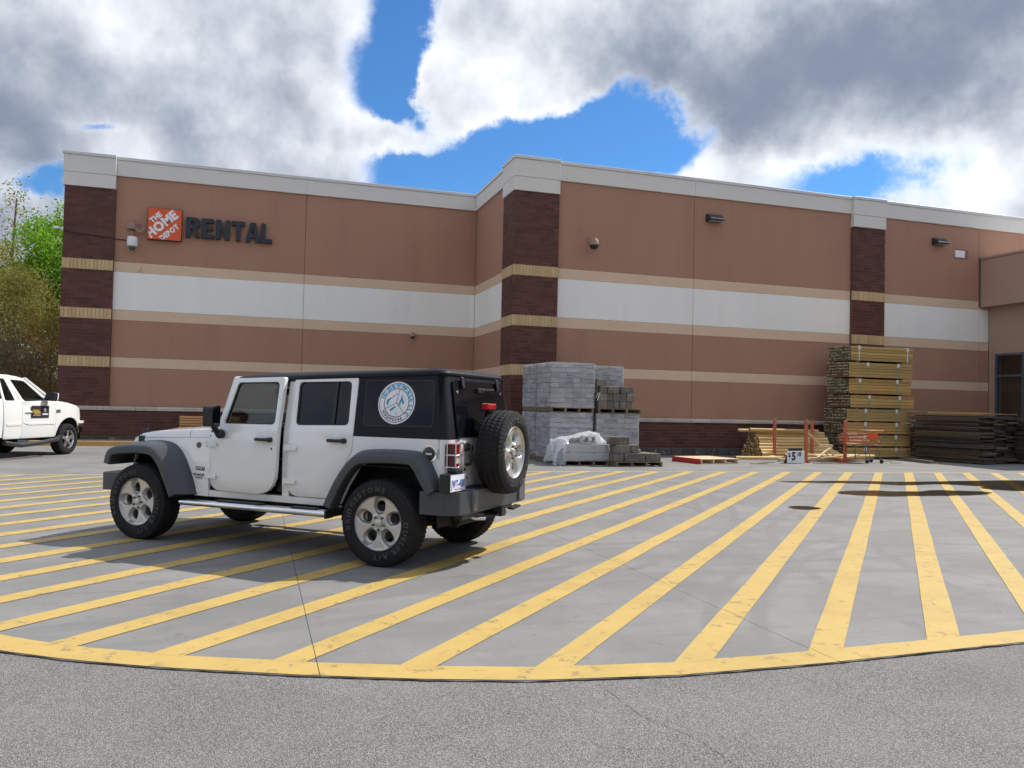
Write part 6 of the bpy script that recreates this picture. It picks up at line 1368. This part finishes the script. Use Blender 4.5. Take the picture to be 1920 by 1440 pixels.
# doors and cab side
def tdoor(name, outer, hole, tint):
    d = empty(name, parent=truck)
    MB().panel(outer, [hole], rmap(), 1, cuts_v=TZ).build('door_panel', TPAINT, d, bevel=0.006, smooth=35)
    MB().panel(hole, [], rmap(-0.012, 0.004), 1).build('door_window', tint, d); return d
TG = glass('truck_glass', (0.62, 0.70, 0.68), 1.5)
d = tdoor('front_door', rounded([(-0.51, 0.48), (-0.51, 1.385), (-0.86, 1.50), (-1.42, 1.93), (-1.98, 1.965), (-1.86, 1.45), (-1.715, 1.34), (-1.715, 0.48)], [.03, .02, .02, .12, .05, .05, .05, .05]), rounded([(-0.86, 1.395), (-1.45, 1.865), (-1.92, 1.885), (-1.64, 1.365)], [.04, .08, .06, .08]), TG)
MB().box(-1.62, -1.42, -0.055, -0.03, 1.10, 1.135).build('handle', TPAINT, d, bevel=0.012)
sgn_ = MB(); sgn_.box(-1.43, -0.79, -0.0295, -0.0255, 0.965, 1.265); s2 = sgn_.build('door_sign', mat('sign_black', (0.03, 0.022, 0.022), 0.5), d)
YEL = mat('sign_yellow', (0.60, 0.40, 0.05), 0.5); mb = MB()
for k, (a, b) in enumerate(((-1.38, -1.16), (-1.37, -1.12), (-1.36, -1.10), (-1.33, -1.11))): mb.box(a, b, -0.0315, -0.030, 1.15 - 0.032 * k, 1.168 - 0.032 * k)
mb.build('sign_text', YEL, s2); mb = MB(); mb.lathe([(-0.0315, 0.05), (-0.030, 0.05)], 14, (-0.94, 0, 1.16), 'y'); mb.box(-1.03, -0.83, -0.0315, -0.030, 1.04, 1.075); mb.box(-1.38, -1.08, -0.0315, -0.03, 1.025, 1.03); mb.build('sign_emblem', SIGNWHITE, s2)
d2 = tdoor('rear_door', rounded([(-1.725, 0.48), (-1.725, 1.34), (-1.99, 1.965), (-2.30, 1.965), (-2.33, 1.4), (-2.31, 0.48)], [.03, .05, .05, .08, .05, .05]), rounded([(-1.93, 1.38), (-2.10, 1.90), (-2.25, 1.90), (-2.27, 1.38)], [.06, .05, .04, .05]), TG)
MB().panel([(-1.50, 0.80), (-0.56, 0.80), (-0.54, 0.855), (-1.70, 0.855)], [], rmap(0.012, 0.012), 1).build('moulding', TPAINT, d, bevel=.004)
MB().panel([(-2.24, 0.79), (-1.74, 0.79), (-1.74, 0.85), (-2.24, 0.85)], [], rmap(0.012, 0.012), 1).build('moulding', TPAINT, d2, bevel=.004)
MB().panel([(-0.50, 1.09), (-0.34, 1.09), (-0.32, 1.17), (-0.48, 1.17)], [], rmap(0.006, 0.006), 1).build('fender_vent', mat('vent_grey', (0.10, 0.095, 0.09), 0.5), truck)
mb = MB(); mb.panel([(-0.51, 0.48), (-0.51, 1.385), (-0.86, 1.50), (-1.42, 1.95), (-2.30, 1.965), (-2.31, 0.48)], [rounded([(-0.86, 1.395), (-1.45, 1.865), (-1.92, 1.885), (-1.64, 1.365)], .05)], lmap(), 1, cuts_v=TZ); tp(mb, 'far_cab_side', TPAINT, smooth=35)
mb = MB(); rows = []
for x, z in ((-1.36, 1.90), (-1.55, 1.965), (-1.9, 1.995), (-2.25, 1.985), (-2.33, 1.95)): y0 = yr(min(z, 1.94)) + 0.01; rows.append([(x, y0, z - 0.03), (x, y0 + 0.06, z), (x, 0.95, z + 0.025), (x, 1.84 - y0, z), (x, 1.90 - y0, z - 0.03)])
mb.grid(rows); tp(mb, 'roof', TPAINT, smooth=60)
tp(MB().add([(-0.60, 0.10, 1.40), (-0.60, 1.80, 1.40), (-1.40, 1.62, 1.92), (-1.40, 0.28, 1.92)], [(0, 1, 2, 3)]), 'windscreen', TG)
tp(MB().bar((-0.60, 0.04, 1.41), (-1.40, 0.22, 1.93), 0.07, 0.05), 'pillar', TPAINT); tp(MB().bar((-0.60, 1.86, 1.41), (-1.40, 1.68, 1.93), 0.07, 0.05), 'pillar', TPAINT)
mb = MB(); mb.box(-2.33, -2.30, 0.05, 1.86, 0.6, 1.38); mb.box(-2.33, -2.29, 0.3, 1.6, 1.36, 1.40); mb.box(-2.3, -0.55, 0.06, 1.85, 0.48, 0.62); mb.box(-0.62, -0.56, .06, 1.85, .6, 1.36); mb.box(-4.9, -2.4, 0.08, 1.82, 0.62, 0.70); tp(mb, 'cab_floor', UNDER)
tp(MB().add([(-2.315, 0.12, 1.38), (-2.315, 1.78, 1.38), (-2.29, 1.66, 1.93), (-2.29, 0.24, 1.93)], [(0, 1, 2, 3)]), 'rear_window', TG)
for y in (0.5, 1.4): mb = MB(); mb.box(-1.75, -1.25, y - 0.25, y + 0.25, 0.8, 1.0); mb.obox((-1.80, y, 1.3), (0.07, 0, 0), (0, 0.24, 0), (-0.08, 0, 0.36)); tp(mb, 'seat', SEAT, bevel=0.04)
mb = MB(); mb.prism(rounded([(0.02, 1.40), (-0.24, 1.38), (-0.26, 1.60), (-0.04, 1.62)], 0.05), 'x', -0.93, -0.80); mir = tp(mb, 'mirror', TRIM, bevel=0.02); tp(MB().prism(rounded([(-0.02, 1.41), (-0.24, 1.39), (-0.26, 1.59), (-0.06, 1.61)], 0.05), 'x', -0.799, -0.76), 'mirror_cap', TPAINT, mir, bevel=0.012)
mb = MB(); mb.tube([(-0.42, -0.06, 0.47), (-0.62, -0.13, 0.42), (-1.2, -0.14, 0.36), (-1.9, -0.14, 0.33), (-2.4, -0.10, 0.40)], 0.055, 10); tp(mb, 'step_bar', mat('step_black', (0.03, 0.033, 0.04), 0.4), smooth=50)
mb = MB(); mb.prism(rounded([(0.52, 0.05), (0.86, 0.14), (0.96, 0.5), (0.98, 0.95), (0.96, 1.40), (0.86, 1.76), (0.52, 1.85), (0.52, 1.70), (0.80, 1.5), (0.80, 0.4), (0.55, 0.16)], 0.04), 'z', 0.55, 0.80); tp(mb, 'front_bumper', CHROME, bevel=0.03)
tp(MB().prism(rounded([(0.50, 0.04), (0.87, 0.13), (0.97, 0.5), (0.97, 1.4), (0.87, 1.77), (0.50, 1.86)], 0.04), 'z', 0.802, 0.87), 'bumper_top', TPAINT, bevel=0.015)
mb = MB(); mb.box(0.62, 0.70, 0.35, 1.55, 0.85, 1.1); tp(mb, 'grille', CHROME)
mb = MB()
for k in range(17): pass
def arch_liner(cx, y0, y1):
    rows = []
    for k in range(15): t = radians(-5 + 190 * k / 14); rows.append([(cx + 0.535 * cos(t), y0, 0.44 + 0.535 * sin(t)), (cx + 0.535 * cos(t), y1, 0.44 + 0.535 * sin(t))])
    m_ = MB(); m_.grid(rows); m_.add([r_[1] for r_ in rows], [tuple(range(15))]); tp(m_, 'wheel_house', UNDER)
arch_liner(0.05, 0.04, 0.5); arch_liner(-3.62, 0.04, 0.5)
mb = MB(); mb.tube([(0.05, 0.1, 0.4), (0.05, 1.8, 0.4)], 0.05, 8); mb.tube([(-3.62, 0.1, 0.4), (-3.62, 1.8, 0.4)], 0.06, 8); mb.box(-4.8, 0.5, 0.45, 0.55, 0.48, 0.6); mb.box(-4.8, 0.5, 1.35, 1.45, 0.48, 0.6); tp(mb, 'chassis', UNDER)
# truck wheels: six-spoke alloy in the same tyre pattern
def alloy_mesh():
    mb = MB(); mb.lathe([(0.10, 0.243), (0.118, 0.238), (0.10, 0.225), (0.03, 0.218), (-0.1, 0.218)], 40, (0, 0, 0), 'y'); mb.f = mb.f[:-2]; mb.mi = mb.mi[:-2]
    for k in range(5):
        a = 2 * pi * k / 5 + 0.3; ca, sa = cos(a), sin(a); mb.obox((0.125 * ca, 0.085, 0.125 * sa), (0.10 * ca, 0.004, 0.10 * sa), (-0.042 * sa, 0, 0.042 * ca), (0, 0.018, 0))
    mb.lathe([(0.06, 0.075), (0.11, 0.07), (0.125, 0.04), (0.13, 0)], 20, (0, 0, 0), 'y'); return mb.mesh('rim', mat('bright_alloy', (0.72, 0.72, 0.72), 0.2, metal=0.9), smooth=40)
ALM = alloy_mesh()
for x, y, rz, steer in ((0.05, 0.125, pi, 0.0), (-3.62, 0.125, pi, 0), (0.05, 1.80, 0, 0), (-3.62, 1.80, 0, 0)):
    w_ = empty('wheel', (x, y, 0.402), rz + steer, parent=truck)
    for nm, me in (('tyre', TYM), ('rim', ALM), ('brake_disc', BRAKE)): link(nm, me, w_)

# ================================================================== TREES
BARK = mat('bark', (0.13, 0.105, 0.085), 0.9, var=0.3, scale=8, bump=0.5, bscale=20)
def leaf_mat(name, col, var=0.28):
    if name in MATS: return MATS[name]
    m = bpy.data.materials.new(name); m.use_nodes = True; MATS[name] = m; T = NT(m.node_tree); m.node_tree.nodes.clear()
    geo = T.n('ShaderNodeNewGeometry'); n = T.n('ShaderNodeTexNoise', _Scale=0.9, _Detail=3.0); T.l(geo.outputs['Position'], n.inputs['Vector'])
    f = T.m('ADD', 1 - var, T.m('MULTIPLY', geo.outputs['Random Per Island'], var * 1.3)); f = T.m('MULTIPLY', f, T.m('ADD', 0.1, T.m('MULTIPLY', n.outputs['Fac'], 1.8)))
    vm = T.n('ShaderNodeVectorMath'); vm.operation = 'SCALE'; vm.inputs[0].default_value = col; T.l(f, vm.inputs['Scale'])
    df = T.n('ShaderNodeBsdfDiffuse'); T.l(vm.outputs[0], df.inputs['Color']); tl = T.n('ShaderNodeBsdfTranslucent'); T.l(vm.outputs[0], tl.inputs['Color'])
    mx = T.n('ShaderNodeMixShader'); mx.inputs[0].default_value = 0.4; T.l(df.outputs[0], mx.inputs[1]); T.l(tl.outputs[0], mx.inputs[2]); o = T.n('ShaderNodeOutputMaterial'); T.l(mx.outputs[0], o.inputs[0]); return m
def leaves(centres, per, spread, size, m, name, parent, flat=0.7):
    """clumps of small quads"""
    per = int(per * 2.2) if name == 'crown' else per; size = size * (0.72 if name == 'crown' else 1.0); C = np.repeat(np.array(centres), per, axis=0); N = len(C)
    P = C + rng.normal(0, 1, (N, 3)) * np.array([spread, spread, spread * flat])
    a = rng.normal(0, 1, (N, 3)); a /= np.linalg.norm(a, axis=1, keepdims=True); b = rng.normal(0, 1, (N, 3)); b -= a * (a * b).sum(1, keepdims=True); b /= np.linalg.norm(b, axis=1, keepdims=True)
    s = size * rng.uniform(0.6, 1.3, (N, 1)); a *= s; b *= s * 0.62
    V = np.stack([P - a, P + b * 0.9, P + a, P - b * 0.9], 1).reshape(-1, 3)
    me = bpy.data.meshes.new(name); me.vertices.add(4 * N); me.vertices.foreach_set('co', V.ravel()); me.loops.add(4 * N); me.loops.foreach_set('vertex_index', np.arange(4 * N)); me.polygons.add(N); me.polygons.foreach_set('loop_start', np.arange(0, 4 * N, 4)); me.polygons.foreach_set('loop_total', np.full(N, 4)); me.update(calc_edges=True); me.materials.append(m)
    return link(name, me, parent)
def tree(loc, h, r_, m, label, clumps=150, per=60, lsize=0.11, trunk_r=0.16, crown_from=0.3, spread=0.45, shape=1.0, group='trees beyond the store', name='tree', limbs=9):
    t = empty(name, loc, label=label, cat='tree', group=group)
    tr = MB(); lean = random.uniform(-0.03, 0.03) * h; path = [(lean * (q ** 1.5) + 0.05 * sin(q * 7), 0.05 * cos(q * 6), h * 0.92 * q) for q in np.linspace(0, 1, 9)]
    tr.tube(path, [trunk_r * (1 - 0.85 * q) + 0.015 for q in np.linspace(0, 1, 9)], 9)
    C = []
    for k in range(limbs):
        q = crown_from * 0.8 + (1 - crown_from * 0.8) * (k + 0.3) / limbs; i = min(7, int(q * 8)); base = Vector(path[i]); a = k * 2.4 + random.random(); L = r_ * random.uniform(0.6, 0.95) * (1.15 - q * 0.5)
        e = base + Vector((cos(a) * L, sin(a) * L, L * random.uniform(0.3, 0.7))); m_ = base.lerp(e, 0.5) + Vector((0, 0, 0.1 * L)); tr.tube([base, m_, e], [trunk_r * 0.4 * (1.1 - q), trunk_r * 0.25 * (1.1 - q), 0.012], 6)
        for s_ in (0.55, 0.8): p = base.lerp(e, s_); tr.tube([p, p + Vector((random.uniform(-.5, .5), random.uniform(-.5, .5), random.uniform(.2, .6))) * L * 0.6], [trunk_r * 0.12, 0.006], 5)
    tr.build('trunk', BARK, t, smooth=50)
    for k in range(clumps):
        while True:
            v = Vector((random.uniform(-1, 1), random.uniform(-1, 1), random.uniform(-1, 1)))
            if 0.25 < v.length < 1: break
        zc = crown_from + (1 - crown_from) * (v.z * 0.5 + 0.5); w = r_ * (1 - abs(v.z) ** 2.2 * 0.35) * (1 + 0.25 * sin(3 * atan2(v.y, v.x) + k * 0.1)) * shape
        C.append((v.x * w, v.y * w, zc * h))
    leaves(C, per, spread, lsize, m, 'crown', t); return t
GREEN = leaf_mat('spring_green_leaf', (0.23, 0.42, 0.045)); OLIVE = leaf_mat('olive_leaf', (0.29, 0.27, 0.08)); BROWN = leaf_mat('budding_brown_leaf', (0.30, 0.245, 0.15)); YG = leaf_mat('yellow_green_leaf', (0.36, 0.34, 0.075)); RUST = leaf_mat('rust_bud_leaf', (0.50, 0.29, 0.09)); DKGREEN = leaf_mat('dark_pine_leaf', (0.04, 0.07, 0.025))
tree((-9.6, 49, 0), 12.0, 3.2, GREEN, 'bright spring-green leafy tree rising just left of the brick corner', 210, 75, 0.13, crown_from=0.3)
tree((-13.45, 52, 0), 13.9, 0.8, YG, 'tall thin bare-topped tree standing above all others', 46, 16, 0.10, 0.17, crown_from=0.45, spread=0.35, limbs=16)
tree((-13.4, 46, 0), 9.6, 2.8, YG, 'yellow-green budding tree at the left frame edge', 170, 60, 0.085, crown_from=0.25, spread=.4)
tree((-10.9, 43, 0), 7.6, 2.3, OLIVE, 'olive-brown budding tree in front of the bright green tree', 170, 60, 0.075, crown_from=0.15, spread=.38)
tree((-12.2, 40, 0), 6.0, 2.3, BROWN, 'greyish brown thicket tree low behind the pickup cab', 150, 60, 0.07, crown_from=0.1, spread=.38)
tree((-8.4, 38.5, 0), 5.3, 1.15, RUST, 'slim rust-coloured sapling beside the brick corner', 60, 40, 0.06, 0.06, crown_from=0.2, spread=.3)
tree((-9.9, 37.5, 0), 3.6, 1.7, BROWN, 'low brown scrubby tree at the foot of the sapling', 110, 55, 0.06, 0.07, crown_from=0.05, spread=.32)
tree((-7.6, 57, 0), 12.4, 2.8, DKGREEN, 'dark pine behind the bright green tree', 130, 60, 0.13, crown_from=0.2)
tree((-14.6, 38, 0), 5.2, 2.2, BROWN, 'brown scrubby tree behind the pickup at the frame edge', 120, 55, 0.065, 0.07, crown_from=0.05, spread=.35)
C = [(-16 + 9.5 * random.random(), 37 + 16 * random.random(), random.uniform(0.1, 2.4)) for _ in range(420)]
tag(leaves(C, 45, 0.4, 0.07, OLIVE, 'undergrowth', None), 'tangled brown and green undergrowth below the trees', 'undergrowth', kind='stuff')
C = [(-34 + 27 * random.random(), 62 + 14 * random.random(), random.uniform(0.2, 10)) for _ in range(600)]
tag(leaves(C, 60, 0.8, 0.16, BROWN, 'distant_wood', None), 'hazy brown wood closing the gap behind the nearer trees', 'wood', kind='stuff')
mb = MB(); mb.add([(-60, 36, -0.003), (-6.3, 36, -0.003), (-6.3, 90, 0.6), (-60, 90, 0.6)], [(0, 1, 2, 3)]); tag(mb.build('verge', mat('leaf_litter', (0.12, 0.095, 0.05), 0.95, var=0.4, scale=3)), 'leaf-littered verge behind the store corner', kind='structure')
# wood across the lot behind the viewpoint, seen only mirrored in paint and glass
C = []
for k in range(1100):
    a = random.uniform(-3.1, 0.15); d = random.uniform(44, 60); C.append((d * cos(a), d * sin(a) - 2, random.uniform(0.5, 16.5) * (0.8 + 0.2 * sin(a * 9))))
tag(leaves(C, 42, 1.3, 0.42, leaf_mat('dark_wood_leaf', (0.05, 0.06, 0.025)), 'far_wood', None), 'line of trees across the lot behind the viewpoint', 'wood', kind='stuff')
